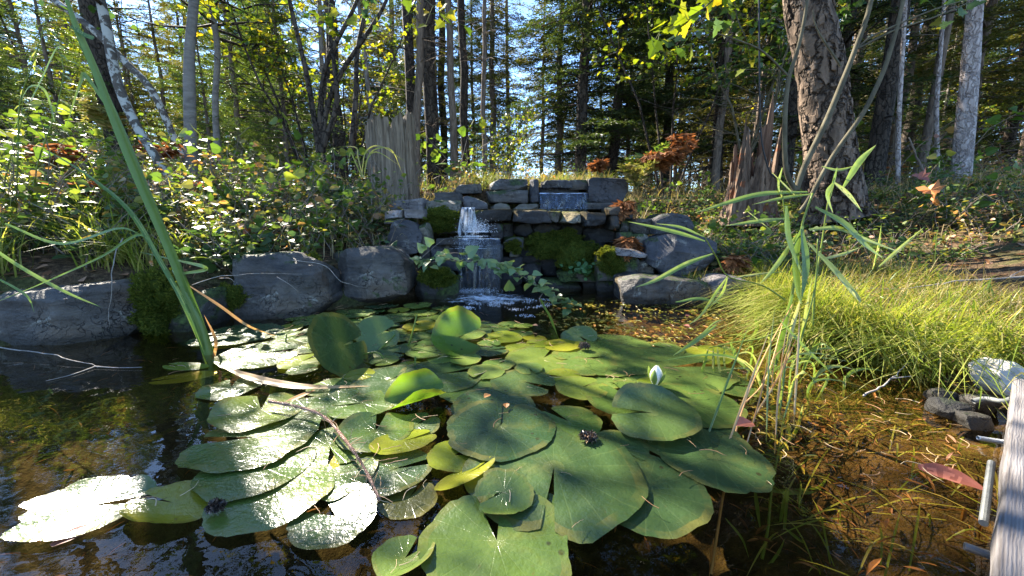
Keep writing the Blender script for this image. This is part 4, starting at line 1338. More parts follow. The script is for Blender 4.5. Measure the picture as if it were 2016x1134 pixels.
# ------------------------------------------------------------------ stumps
def stump(label, x0, x1, ytop, ybot, Y, bark, seed, jag=.05, taper=1.12, spires=0):
    rs = np.random.RandomState(seed)
    a, b = at_y(x0, ytop, Y), at_y(x1, ytop, Y)
    zb = at_y(x0, ybot, Y)[2] - .45
    rad = (b[0] - a[0]) / 2
    cx, cy = (a[0] + b[0]) / 2, Y + rad
    S, n = 96, 18
    th = np.arange(S) * 2 * math.pi / S
    flute = 1 + .07 * np.interp(th, np.linspace(0, 6.2832, 15), np.append(rs.normal(size=14), 0)) + .03 * rs.normal(size=S) - .10 * (rs.uniform(size=S) < .10)
    # broken fibres: splinters of uneven width and height
    top = np.zeros(S); i_ = 0
    while i_ < S:
        w_ = rs.randint(1, 5); top[i_:i_ + w_] = rs.uniform(-1, .4) if rs.uniform() < .75 else rs.uniform(-2.2, -1); i_ += w_
    top = a[2] + jag * top + rs.normal(size=S) * jag * .12 + jag * .8 * np.sin(th + 1)
    if spires:
        for _ in range(spires):
            c = rs.uniform(0, 6.28); top += rs.uniform(.05, .20) * (np.abs(np.angle(np.exp(1j * (th - c)))) < rs.uniform(.05, .28))
        top -= .16
    V = []
    for k in range(n + 1):
        f = k / n
        z = zb + (top - zb) * f
        rr = rad * flute * (taper + (1 - taper) * min(1, f * 1.6) + .25 * max(0, .45 - f) ** 1.5 * (1 + np.sin(th * 5 + seed))) * (1 + .02 * rs.normal(size=S))
        V.append(np.stack([cx + rr * np.cos(th), cy + rr * np.sin(th), z], -1))
    for k in (1, 2):          # hollow, broken top
        rr = rad * flute * (.82 if k == 1 else .3)
        V.append(np.stack([cx + rr * np.cos(th), cy + rr * np.sin(th), top - .05 * k - (.25 if spires else .0)], -1))
    V = np.concatenate(V)
    m = n + 3
    i = np.arange(m - 1)[:, None] * S; j = np.arange(S)[None, :]; jn = (j + 1) % S
    mb = MB().add(V, np.stack([i + j, i + jn, i + S + jn, i + S + j], -1).reshape(-1, 4))
    return single('tree_stump', mb, bark, label, 'stump', None, smooth=True, sharp=40)


STUMP_GREY = m_bark('weathered_stump_wood', (.075, .055, .038), (.30, .235, .165), 26, .06, 1.0, ((.05, .035, .025), 4, .66))
STUMP_RED = m_bark('rotten_red_wood', (.05, .030, .020), (.24, .165, .115), 20, .10, 1.0, ((.15, .06, .03), 5, .57))
stump('tall pale weathered stump with broken top', 706, 800, 218, 345, 3.6, STUMP_GREY, 1, .07)
stump('rotten reddish stump with splintered spires beside the scaly trunk', 1474, 1556, 252, 345, 3.5, STUMP_RED, 4, .12, 1.25, 12)

# the dark cable that hangs down beside the rotten stump
c = curve([at_y(x, y, 3.2) for x, y in ((1494, -500), (1494, -200), (1494, 0), (1495, 130), (1496, 210), (1500, 280), (1514, 335), (1526, 350))], 40)
single('hanging_cable', tube(MB(), c, .006, 6), m_plain('cable_rubber', (.02, .022, .024), None, 30, .5), 'thin dark cable hanging straight down beside the rotten stump', 'cable', smooth=True)

# ------------------------------------------------------------------ undergrowth on the banks
BUSH_GREEN = m_leaf('bush_leaves', [(0, (.035, .075, .030)), (.45, (.065, .115, .042)), (.75, (.13, .165, .04)), (.9, (.24, .20, .05)), (1, (.32, .16, .09))], .42, .5, .28)
BUSH_YELLOW = m_leaf('autumn_bush_leaves', [(0, (.07, .10, .02)), (.35, (.16, .17, .03)), (.65, (.32, .22, .07)), (.85, (.36, .17, .10)), (1, (.30, .09, .04))], .42, .4, .4)
BUSH_LIGHT = m_leaf('light_bush_leaves', [(0, (.05, .10, .018)), (.5, (.10, .17, .028)), (.9, (.19, .22, .04)), (1, (.35, .24, .08))], .45, .45, .3)
FERN_DEAD = m_leaf('dead_fern', [(0, (.10, .04, .016)), (.5, (.22, .085, .03)), (1, (.36, .16, .065))], .36, .7, .2, (1.2, 1.0, .7))
FERN_PALE = m_leaf('pale_fern', [(0, (.10, .12, .03)), (.6, (.22, .20, .07)), (1, (.36, .27, .13))], .40, .6, .2)
FERN_GREEN = m_leaf('green_fern', [(0, (.05, .09, .02)), (.6, (.10, .15, .03)), (1, (.2, .21, .06))], .40, .5, .3)
GRASS = m_leaf('grass_blades', [(0, (.08, .125, .018)), (.4, (.18, .235, .03)), (.75, (.32, .32, .08)), (1, (.46, .37, .17))], .44, .42, .4)
GRASS_DRY = m_leaf('dry_grass', [(0, (.14, .13, .05)), (.5, (.30, .23, .11)), (1, (.48, .36, .20))], .40, .6, .25)
LITTER = m_leaf('fallen_litter', [(0, (.07, .035, .018)), (.4, (.18, .085, .04)), (.7, (.30, .15, .085)), (1, (.42, .27, .18))], .2, .7, .2)
TWIG = m_bark('twig_bark', (.09, .07, .055), (.27, .22, .18), 40, .4, .3)


def bush_mesh(seed, H=.4, stems=7, leaf=.036, per=11, spread=.55, TV=LEAF_V):
    rs = np.random.RandomState(seed)
    wood, fol = MB(), MB()
    for s in range(stems):
        a = rs.uniform(0, 6.28)
        h = H * rs.uniform(.5, 1.1)
        n = 7
        k = np.linspace(0, 1, n)[:, None]
        d = np.array([math.cos(a), math.sin(a), 0])
        P = np.array([rs.normal() * .05, rs.normal() * .05, -.03]) + d * spread * h * k ** 1.3 + np.array([0, 0, h]) * (k - .12 * k ** 3) + np.cumsum(rs.normal(0, .012, (n, 3)), 0)
        tube(wood, P, np.linspace(.0035, .0015, n), 3, cap=False)
        m = per + rs.randint(-2, 4)
        f = np.sort(rs.uniform(.2, 1, m))
        B = np.stack([np.interp(f, k[:, 0], P[:, c]) for c in range(3)], -1)
        ang = np.arange(m) * 2.4 + rs.uniform(0, 6)
        ld = np.stack([np.cos(ang), np.sin(ang), rs.uniform(-.25, .35, m)], -1)
        off = rs.uniform(.01, .07, m)[:, None]
        scatter(fol, TV, LEAF_T, B + nrm(ld) * off, ld, np.array([0, 0, 1.]) + rs.normal(size=(m, 3)) * .7, leaf * .84 * rs.uniform(.35, 1.5, m), np.clip(rs.normal(.42, .22, m), 0, 1))
    return wood, fol


_bush = []
for key, sd, kw, lf in (('a', 1, dict(H=.36, leaf=.056, stems=8), BUSH_GREEN), ('b', 2, dict(H=.30, stems=10, leaf=.048), BUSH_GREEN), ('c', 3, dict(H=.45, stems=7, leaf=.046, per=14), BUSH_YELLOW),
                        ('d', 4, dict(H=.33, stems=9, leaf=.042), BUSH_YELLOW), ('e', 5, dict(H=.50, stems=6, leaf=.062, per=12, TV=HEART_V), BUSH_LIGHT), ('f', 6, dict(H=.24, stems=12, leaf=.054, per=9, spread=.9), BUSH_GREEN),
                        ('g', 7, dict(H=.6, stems=7, leaf=.038, per=20), BUSH_LIGHT)):
    _bush.append((bush_mesh(sd * 13, **kw), lf))
_bfirst = {}


def put_bush(i, x, y, sc, rz, label, group='leafy plants of the pond banks', dz=-.02):
    (wd, fo), lf = _bush[i]
    loc = (x, y, gz(x, y) + dz)
    if i not in _bfirst:
        t = thing({0: 'leafy_plant', 1: 'leafy_plant', 5: 'leafy_plant', 2: 'autumn_shrub', 3: 'autumn_shrub'}.get(i, 'bushy_herb'), label, 'plant', loc, group, rz)
        t.scale = (sc, sc, sc)
        part('stem', wd, TWIG, t, local=True, kind='stuff')
        part('foliage', fo, lf, t, local=True, kind='stuff')
        _bfirst[i] = t
        return t
    return copy_tree(_bfirst[i], loc, rz, sc, label, group)


_rb = np.random.RandomState(21)
_blab = ['blue-green leafy plant in the %s', 'low blue-green leafy plant in the %s', 'autumn-tinted leafy plant in the %s', 'low yellowing leafy plant in the %s', 'fresh green broad-leaved plant in the %s', 'sprawling low green plant in the %s', 'tall light green plant in the %s']


def thicket(n, xr, yr, where, prob, sc=(.7, 1.25), test=None):
    k = 0
    for _ in range(n * 12):
        if k >= n: break
        x, y = _rb.uniform(*xr), _rb.uniform(*yr)
        sd = pond_sd(np.array([x]), np.array([y]))[0]
        if sd < .30 or (test and not test(x, y, sd)): continue
        i = _rb.choice(7, p=np.array(prob) / sum(prob))
        wh = where
        if where.startswith('thicket above'):
            wh = ('first row ' if sd < .6 else 'back rows ') + ('above the big boulder at the left edge' if x < -1.8 else 'above the long boulder' if x < -1.15 else 'above the large smooth boulder')
        pxx = 1008 + x / y * F * _c
        if where.startswith('shaded'):
            wh = 'shade ' + ('below the scaly trunk' if pxx < 1650 else 'left of the step stones' if pxx < 1760 else 'just beyond the step stones' if y < 3.4 else 'below the pale trunk') + (', lower down' if y < 2.9 else '')
        elif where.startswith('thicket at'):
            wh = 'forest edge ' + side_of(pxx)
        elif where.startswith('sunny'):
            wh = 'sunny brush ' + ('above the small cascade' if x < -.1 else 'above the wide slot' if x < .65 else 'above the big slate block')
        elif where.startswith('thicket right'):
            wh = 'thicket ' + ('beside the drying fern' if pxx < 1330 else 'above the flat-faced boulder' if pxx < 1430 else 'below the rotten stump' if pxx < 1540 else 'below the scaly trunk')
        put_bush(i, x, y, _rb.uniform(*sc), _rb.uniform(0, 6.28), _blab[i] % wh, _blab[i].split(' in the')[0] + 's of the ' + wh)
        k += 1


thicket(105, (-3.0, -.75), (1.7, 3.4), 'thicket above the boulders on the left bank', [4, 4, 3.5, 3, 3, 3, 1.5], test=lambda x, y, sd: .28 < sd < 1.6)
thicket(34, (-4.2, -1.0), (2.8, 4.8), 'thicket at the forest edge behind the left bank', [2, 1, 3, 2, 3, 0, 3], (.9, 1.5), test=lambda x, y, sd: sd > 1.2)
thicket(26, (-1.2, 1.3), (3.35, 4.6), 'sunny brush above the slate wall', [.5, .5, 3, 3, 1, 1, 1.5], (.5, .85))
thicket(58, (1.0, 2.5), (2.6, 4.0), 'thicket right of the slate wall', [2, 2, 2, 2, 2, 4, 1], (.65, 1.05), test=lambda x, y, sd: sd > .45)
thicket(44, (1.0, 1.95), (2.72, 3.3), 'leafy bank directly right of the slate wall', [3, 3, .5, .8, 4, 4, 2], (.6, .95), test=lambda x, y, sd: sd > .38)
thicket(120, (1.7, 5.2), (2.2, 5.2), 'shaded undergrowth below the pale trunk', [2, 2, 2, 3, 1, 4, 1], (.45, .9), test=lambda x, y, sd: sd > .95)

# low forest scrub far back, so that the ground between the trunks is never bare
for k in range(90):
    Y = _rb.uniform(4.6, 13); X = _rb.uniform(-1.5, 1.5) * Y
    if abs(1008 + X / Y * F * _c - 1036) < 26: continue
    i = [2, 4, 6, 3][k % 4]
    put_bush(i, X, Y, _rb.uniform(1.3, 2.3), _rb.uniform(0, 6.28), (_blab[i] % 'brush ') .replace('  ', ' ') + side_of(1008 + X / Y * F * _c), _blab[i].split(' in the')[0] + 's ' + side_of(1008 + X / Y * F * _c))


# ------------------------------------------------------------------ ferns
def fern(label, px, py, Y, seed, mat, n=7, L=.5, droop=.6, up=.8, pin=.085, dz=None):
    rs = np.random.RandomState(seed)
    base = at_y(px, py, Y)
    t = thing('fern', label, 'fern', base, 'ferns of the banks')
    for j in range(n):
        a = j * 6.28 / n + rs.uniform(-.4, .4)
        d = np.array([math.cos(a), math.sin(a), 0])
        l = L * rs.uniform(.7, 1.15)
        k = np.linspace(0, 1, 22)[:, None]
        P = base + d * l * .55 * k ** 1.2 + np.array([0, 0, 1]) * (up * 1.15 * l * k - droop * l * k ** 2.6) + np.cumsum(rs.normal(0, .004, (22, 3)), 0)
        mb = MB(); tube(mb, P, np.linspace(.0026, .001, 22), 3, .1, cap=False)
        tg = nrm(np.gradient(P, axis=0))
        sdv = nrm(np.cross(tg, [0, 0, 1.0]))
        w = pin * np.sin(np.pi * np.clip(k[:, 0] * .85 + .13, 0, 1)) ** .8
        for s in (-1, 1):
            dirs = nrm(s * sdv + tg * .45 + rs.normal(size=(22, 3)) * (.3 if mat is FERN_DEAD else .12) + np.array([0, 0, -.55 if mat is FERN_DEAD else -.12]))
            scatter(mb, LEAF_V, LEAF_T, P[2:], dirs[2:], np.cross(s * tg, sdv)[2:] * s + rs.normal(size=(20, 3)) * .15, w[2:] * rs.uniform(.8, 1.15, 20), rs.uniform(0, 1, 20), wide=.42)
        part('frond', mb, mat, t)
    return t


fern('bright orange dead fern above the right end of the slate wall', 1300, 335, 3.0, 1, FERN_DEAD, 9, .30, .7)
fern('rusty orange fern hanging beside the dry fern at the slate wall', 1325, 318, 3.1, 2, FERN_DEAD, 8, .26, .6)
fern('pale drying fern leaning over the big slate block', 1252, 372, 2.92, 3, FERN_PALE, 7, .30, .55, .95)
fern('rust brown fern drooping over the right end of the ledge', 1225, 405, 2.84, 4, FERN_DEAD, 8, .22, 1.1, .4)
fern('rust brown dead fern hanging left of the big flat-faced boulder', 1235, 470, 2.6, 5, FERN_DEAD, 6, .16, 1.6, .2)
fern('orange-brown fern hanging at the right edge of the big flat-faced boulder', 1450, 505, 2.4, 6, FERN_DEAD, 8, .17, 1.6, .2)
fern('orange dead fern among the bushes on the far left', 120, 330, 2.5, 7, FERN_DEAD, 9, .30, .7)
fern('orange fern in front of the dark trunk left of the grey trunk', 315, 315, 3.2, 8, FERN_DEAD, 9, .32, .7)
fern('second orange fern below the lichen-spotted trunk', 175, 395, 2.3, 9, FERN_DEAD, 7, .22, .7)
fern('orange fern by the rotten stump', 1345, 300, 3.4, 10, FERN_DEAD, 7, .28, .6)
fern('small red-orange fern above the big slate block', 1178, 330, 3.3, 11, FERN_DEAD, 6, .13, .5)
fern('rust brown fern below the pale trunk', 1945, 430, 3.2, 12, FERN_DEAD, 7, .22, .7)
fern('silvery fern fronds left of the tall cattail', 215, 260, 3.3, 13, FERN_PALE, 8, .45, .7)
fern('green fern behind the drying fern', 1268, 350, 3.1, 14, FERN_GREEN, 7, .3, .5, .95)


# ------------------------------------------------------------------ grass
def grass(label, n, xr, yr, seed, mat, L=(.1, .28), w=.0045, test=None, lean=(0, 0), up=1.0, droop=.6, clump=None, dz=0):
    rs = np.random.RandomState(seed)
    x, y = rs.uniform(*xr, n * 3), rs.uniform(*yr, n * 3)
    if clump:
        c = rs.randint(0, clump, n * 3)
        cx, cy = rs.uniform(*xr, clump), rs.uniform(*yr, clump)
        x, y = cx[c] + rs.normal(0, .05, n * 3), cy[c] + rs.normal(0, .05, n * 3)
    sd = pond_sd(x, y)
    ok = sd > .0
    if test is not None: ok &= test(x, y, sd)
    x, y = x[ok][:n], y[ok][:n]
    n = len(x)
    z = ground_z(x, y) - .005 + dz
    a = rs.uniform(0, 6.28, n)
    d = np.stack([np.cos(a) + lean[0], np.sin(a) + lean[1], np.zeros(n)], -1)
    l = rs.uniform(*L, n)[:, None]
    S = 5
    rows = []
    sdv = nrm(np.stack([-d[:, 1], d[:, 0], rs.normal(0, .3, n)], -1))
    base = np.stack([x, y, z], -1)
    bend = rs.uniform(.3, 1.1, n)[:, None]
    for k in range(S):
        f = k / (S - 1)
        c = base + d * l * bend * f ** 1.6 * .8 + np.array([0, 0, 1.]) * l * (up * f - droop * bend * f ** 2.4)
        ww = w * (1 - f ** 2) * rs.uniform(.7, 1.3, n)[:, None] + .0004
        rows += [c - sdv * ww / 2, c + sdv * ww / 2]
    V = np.stack(rows, 1)
    q = np.concatenate([np.array([[2 * k, 2 * k + 1, 2 * k + 3, 2 * k + 2]]) for k in range(S - 1)])
    Fs = (np.arange(n)[:, None, None] * (2 * S) + q[None]).reshape(-1, 4)
    mb = MB().add(V.reshape(-1, 3), Fs, np.repeat(np.clip(rs.normal(.45, .24, n), 0, 1), S - 1))
    return tag(link('grass', mb.mesh('grass', mat, False)), label, 'grass', kind='stuff')


grass('sunlit sedge grass hanging over the right bank of the pond', 8500, (1.0, 3.4), (.95, 2.6), 1, GRASS, (.07, .20), .0042, lambda x, y, s: (s < 1.0) & (y > 1.05 + .25 * (x > 1.2)), lean=(-.2, -.25), clump=190)
grass('long sedge blades drooping over the water from the right bank', 3600, (1.05, 1.9), (1.1, 2.2), 11, GRASS, (.14, .34), .0042, lambda x, y, s: s < .30, lean=(-.9, -.75), clump=70, droop=.95, up=1.1)
grass('broader weedy blades standing in the sedge on the right bank', 900, (1.05, 3.2), (1.1, 2.6), 12, BUSH_LIGHT, (.05, .22), .011, lambda x, y, s: (s < 1.0) & (y > 1.1 + .25 * (x > 1.2)))
grass('yellowed grass mixed into the sedge on the right bank', 4600, (1.05, 3.0), (1.2, 2.5), 2, GRASS_DRY, (.07, .24), .0034, lambda x, y, s: (s < 1.1) & (y > 1.1 + .25 * (x > 1.2)), lean=(-.3, -.3))
grass('bright grass at the left edge above the first boulder', 1600, (-3.2, -1.7), (1.65, 2.6), 3, GRASS, (.16, .42), .006, lambda x, y, s: (s > .22) & (x < -1.85 + (y - 1.6) * .1), lean=(.2, -.3), clump=26)
grass('fine dry grass along the top of the slate wall', 3600, (-.9, 1.5), (3.25, 4.6), 4, GRASS_DRY, (.06, .2), .0035, clump=140)
grass('green grass tufts along the top of the slate wall', 2400, (-.4, 1.4), (3.25, 4.4), 5, GRASS, (.08, .22), .004, clump=60)
grass('thin grass between the plants of the left bank', 2600, (-3.0, -.7), (1.9, 4.2), 6, GRASS_DRY, (.1, .35), .0035, lambda x, y, s: s > .3)
grass('dry grass under the trees on the right', 3600, (1.4, 6.0), (2.4, 6.5), 7, GRASS_DRY, (.07, .24), .0045, lambda x, y, s: s > .8)
grass('low green ground cover on the right slope', 5000, (1.3, 5.0), (2.3, 5.0), 17, BUSH_GREEN, (.03, .10), .016, lambda x, y, s: s > .8)
grass('dry brush grass among the trees', 4200, (-7, 7), (4.4, 9.5), 8, GRASS_DRY, (.15, .5), .007)

# needles, leaves and twigs on the ground
_rs = np.random.RandomState(31)
n = 16000
x, y = _rs.uniform(-3.6, 4.5, n), _rs.uniform(.8, 5.0, n)
sd = pond_sd(x, y)
k = sd > .02
x, y = x[k], y[k]; n = len(x)
mb = MB()
scatter(mb, LEAF_V, LEAF_T, np.stack([x, y, ground_z(x, y) + .004], -1), nrm(np.stack([_rs.normal(size=n), _rs.normal(size=n), _rs.normal(0, .3, n)], -1)), np.stack([_rs.normal(0, .4, n), _rs.normal(0, .4, n), np.ones(n)], -1),
        np.where(_rs.uniform(size=n) < .35, _rs.uniform(.02, .05, n), _rs.uniform(.03, .06, n)), _rs.uniform(0, 1, n), wide=np.where(_rs.uniform(size=n) < .35, 1.0, .06)[:, None, None])
tag(link('leaf_litter', mb.mesh('leaf_litter', LITTER)), 'brown needles and dead leaves strewn over the banks', 'litter', kind='stuff')


def stick(label, pts, w, mat=TWIG, cat='twig', Y=None, sub=()):
    P = curve([np.array(p) for p in pts], 16)
    mb = MB(); tube(mb, P + np.cumsum(np.random.RandomState(len(label)).normal(0, .0022, (16, 3)), 0), np.linspace(w, w * .35, 16) * .8, 5)
    t = thing('fallen_twig', label, cat, P[0], 'bare twigs lying about')
    part('stem', mb, mat, t, smooth=True)
    for s in sub:
        part('side_twig', tube(MB(), curve([np.array(p) for p in s], 8), np.linspace(w * .6, w * .25, 8), 4), mat, t, smooth=True)
    return t


TWIG_PALE = m_bark('bleached_twig_bark', (.17, .145, .12), (.36, .32, .28), 40, .4, .3)
stick('long bleached twig lying across the grass at the right edge', [at_y(2040, 543, 1.75), at_y(1900, 552, 1.78), at_y(1790, 564, 1.82), at_y(1690, 566, 1.86)], .006, TWIG_PALE, sub=([at_y(1930, 551, 1.78), at_y(1880, 553, 1.7), at_y(1850, 562, 1.7)], [at_y(1985, 548, 1.76), at_y(1996, 540, 1.8), at_y(2020, 528, 1.8)]))
stick('thin pale twig sticking into the dark water at the left edge', [on_z(-30, 682, .03), on_z(60, 692, .02), on_z(130, 705, .012), on_z(190, 722, .004)], .0035, TWIG_PALE, sub=([on_z(186, 721, .005), on_z(230, 724, .004), on_z(280, 723, .006)], [on_z(186, 722, .004), on_z(140, 738, .003), on_z(90, 750, .003)]))
stick('thin twig lying across the long boulder', [at_y(368, 565, 1.72), at_y(440, 548, 1.74), at_y(520, 545, 1.78), at_y(598, 545, 1.8)], .003, TWIG_PALE, sub=([at_y(432, 548, 1.74), at_y(452, 548, 1.72), at_y(462, 556, 1.72)], [at_y(545, 545, 1.78), at_y(570, 560, 1.74), at_y(588, 575, 1.74)]))
stick('thin twig drooping from the moss between two boulders to the water', [at_y(575, 512, 1.95), at_y(640, 526, 1.95), at_y(672, 556, 1.95), at_y(720, 567, 1.98)], .0028, TWIG_PALE)
stick('thin stalk hanging in front of the mossy clump', [at_y(240, 470, 1.5), at_y(222, 510, 1.45), at_y(220, 560, 1.42), at_y(221, 640, 1.42)], .003, TWIG_PALE)
stick('forked twig on the right shore near the white stone', [on_z(1700, 782, .02), on_z(1755, 745, .05), on_z(1790, 715, .06)], .0035, TWIG_PALE, sub=([on_z(1755, 745, .05), on_z(1800, 740, .05)],))
stick('dead branch leaning at the foot of the pale trunk', [at_y(1850, 400, 3.6), at_y(1815, 330, 3.7), at_y(1790, 270, 3.8)], .02, BARK_BROWN)
for kx, (a, b, Yk) in enumerate([((560, 330), (470, 440), 2.5), ((880, 400), (935, 300), 3.2), ((1480, 480), (1560, 430), 2.5), ((700, 300), (760, 340), 3.2)]):
    stick(['thin bare stem slanting through the left thicket', 'thin bare stem rising behind the flat wall stones', 'bare twig on the dark slope behind the reeds', 'bare stem at the foot of the tall pale stump'][kx],
          [at_y(a[0], a[1], Yk), at_y((a[0] + b[0]) / 2 + 10, (a[1] + b[1]) / 2, Yk), at_y(b[0], b[1], Yk)], .004)


# ------------------------------------------------------------------ dry brown leaves on the step stone and slope
def dry_leaf(px, py, Y, size, label, seed, mat=None, TV=MAPLE_V, TF=MAPLE_T, name='fallen_leaf', up=(0, -.5, 1), group='single fallen leaves', curl=.5):
    rs = np.random.RandomState(seed)
    p = at_y(px, py, Y) if Y else on_z(px, py, .006)
    T = TV.copy() * size
    T[:, 2] += curl * size * (TV[:, 0] ** 2 * 1.2 - .2) + rs.normal(size=len(T)) * size * .04
    a = rs.uniform(0, 6.28)
    mb = MB()
    scatter(mb, T, TF, p[None], np.array([[math.cos(a), math.sin(a), rs.uniform(-.1, .3)]]), np.array([up]) + rs.normal(size=(1, 3)) * .2, 1.0, np.array([rs.uniform(.2, .9)]))
    return single(name, mb, mat or LITTER, label, 'leaf', group)


RED_LEAF = m_leaf('red_brown_leaf', [(0, (.16, .05, .035)), (1, (.28, .10, .07))], .25, .5, .4)
ORANGE_LEAF = m_leaf('orange_leaf', [(0, (.42, .16, .05)), (1, (.5, .24, .09))], .3, .5, .4)
for k, (px, py, sz, lab, mt) in enumerate([(1890, 488, .10, 'dark red dry leaf on the step stone', RED_LEAF), (1930, 486, .11, 'pale curled dry leaf standing on the step stone', LITTER), (1870, 498, .07, 'small buff dry leaf on the step stone', LITTER),
                                           (1985, 492, .09, 'brown dry leaf at the right end of the step stone', LITTER), (1845, 470, .06, 'tan dry leaf behind the step stone', LITTER)]):
    dry_leaf(px, py, 2.5, sz, lab, 60 + k, mt)
dry_leaf(1722, 612, 1.75, .06, 'glossy dark brown leaf caught in the sedge', 70, RED_LEAF)
dry_leaf(1790, 615, 1.72, .05, 'brown curled leaf in the sedge right of the glossy one', 71, RED_LEAF)
for k, (px, py, sz) in enumerate([(1830, 350, .10), (1850, 375, .12), (1838, 395, .10)]):
    dry_leaf(px, py, 2.6, sz, ['upper', 'middle', 'lower'][k] + ' of three big rust leaves hanging before the pale trunk', 80 + k, ORANGE_LEAF if k else RED_LEAF, up=(0, -1, .2))
dry_leaf(497, 285, 3.0, .04, 'bright orange leaf caught in the left thicket', 91, ORANGE_LEAF, HEART_V, LEAF_T, up=(0, -1, .3))
dry_leaf(560, 488, 2.0, .035, 'small orange leaf above the long boulder', 92, ORANGE_LEAF, HEART_V, LEAF_T, up=(0, -1, .3))
dry_leaf(302, 518, 1.7, .03, 'small orange leaf beside the mossy clump', 93, ORANGE_LEAF, HEART_V, LEAF_T, up=(0, -1, .3))


# ------------------------------------------------------------------ leafy branches hanging in from above, backlit
def leafy_branch(label, pts, Y, n, size, mat, seed, TV=MAPLE_V, TF=MAPLE_T, spread=.10, name='leafy_branch'):
    rs = np.random.RandomState(seed)
    P = curve([at_y(x, y, Y + rs.uniform(-.08, .08)) for x, y in pts], 20)
    t = thing(name, label, 'branch', P[0], 'leafy branches over the pond')
    part('stem', tube(MB(), P, np.linspace(.006, .002, 20), 5), BARK_OLIVE, t, smooth=True)
    for j in range(n):
        i = rs.randint(4, 20)
        d = nrm(rs.normal(size=3) * [1, .8, .6] + [0, -.1, -.55])
        p = P[i] + nrm(rs.normal(size=3)) * rs.uniform(.01, spread)
        mb = MB()
        tube(mb, np.array([P[i], p]), .0012, 3, .2, cap=False)
        scatter(mb, TV, TF, p[None], d[None], (np.array([0, -.5, .6]) + rs.normal(size=3) * .5)[None], size * rs.uniform(.6, 1.2), np.array([rs.uniform()]))
        part('leaf', mb, mat, t)
    return t


leafy_branch('yellow-green maple-like leaves hanging in at the top right of centre', [(1500, -120), (1440, -40), (1380, 20), (1300, 60)], 2.3, 30, .095, LEAF_YELLOW, 1, spread=.16)
leafy_branch('darker green leaves hanging beside the yellow-green maple-like ones', [(1480, -100), (1420, 0), (1360, 60), (1330, 90)], 2.5, 16, .085, LEAF_GREEN, 2, spread=.14)
leafy_branch('yellow leaf spray at the top above the thick dark trunk', [(760, -120), (810, -30), (850, 10), (890, 40)], 3.0, 24, .075, LEAF_YELLOW, 3, spread=.16)
leafy_branch('yellow-green leaf spray at the top above the young firs', [(540, -120), (590, -30), (630, 20), (680, 50)], 3.1, 30, .075, LEAF_YELLOW, 4, spread=.2)
leafy_branch('loose yellow leaves left of the hanging cable', [(1440, -60), (1450, 30), (1470, 80), (1480, 130)], 3.4, 16, .07, LEAF_YELLOW, 5, spread=.18)
leafy_branch('green leaves at the top right edge', [(1960, -100), (1900, -20), (1860, 20), (1840, 60)], 2.9, 14, .075, LEAF_GREEN, 6, spread=.2)
leafy_branch('small green leaves near the stump top', [(690, -80), (700, 0), (740, 40), (800, 60)], 3.3, 18, .06, LEAF_GREEN, 7, spread=.18)

# ------------------------------------------------------------------ the vine that reaches across the lower cascade
VINE = m_leaf('vine_leaves', [(0, (.09, .16, .06)), (.55, (.17, .25, .10)), (1, (.28, .33, .12))], .38, .28, .55)
_rs = np.random.RandomState(14)
P = curve([at_y(x, y, Y) for x, y, Y in ((800, 500, 2.42), (825, 520, 2.3), (880, 512, 2.2), (960, 520, 2.12), (1010, 535, 2.06), (1060, 562, 2.02), (1105, 592, 2.0), (1130, 604, 1.98))], 46)
t = thing('leafy_vine', 'arching leafy vine reaching across in front of the lower cascade', 'vine', P[0])
part('stem', tube(MB(), P, np.linspace(.004, .0015, 46), 5), TWIG, t, smooth=True)
for pts in (((818, 518, 2.3), (850, 490, 2.35), (875, 470, 2.4)), ((835, 516, 2.28), (890, 498, 2.2), (940, 508, 2.15), (985, 526, 2.08)), ((1075, 570, 2.0), (1062, 590, 1.98), (1075, 612, 1.97), (1090, 630, 1.95))):
    part('side_stem', tube(MB(), curve([at_y(*q) for q in pts], 12), np.linspace(.0025, .0012, 12), 4), TWIG, t, smooth=True)
for j in range(150):
    i = min(45, int(46 * (_rs.uniform(.12, 1.0))))
    p = P[i] + _rs.normal(size=3) * [.022, .03, .02] + [0, 0, .018 * (1 - i / 60)]
    d = nrm(np.array([_rs.normal() * .8 + .3, _rs.normal() * .6 - .5, _rs.normal() * .4 - .1]))
    mb = MB(); scatter(mb, HEART_V, LEAF_T, p[None], d[None], (np.array([0, -.25, 1]) + _rs.normal(size=3) * .35)[None], _rs.uniform(.028, .062), np.array([_rs.uniform()]))
    part('leaf', mb, VINE, t)
for px, py, sz in ((920, 488, .085), (860, 505, .06), (975, 512, .07), (1003, 560, .07), (850, 470, .06), (835, 482, .06), (945, 512, .06)):
    mb = MB(); scatter(mb, HEART_V, LEAF_T, at_y(px, py + 12, 2.1)[None], np.array([[_rs.normal() * .5, -.3, .8]]), np.array([[0., -1, .5]]), sz, np.array([_rs.uniform(0, .5)]))
    part('leaf', mb, VINE, t)
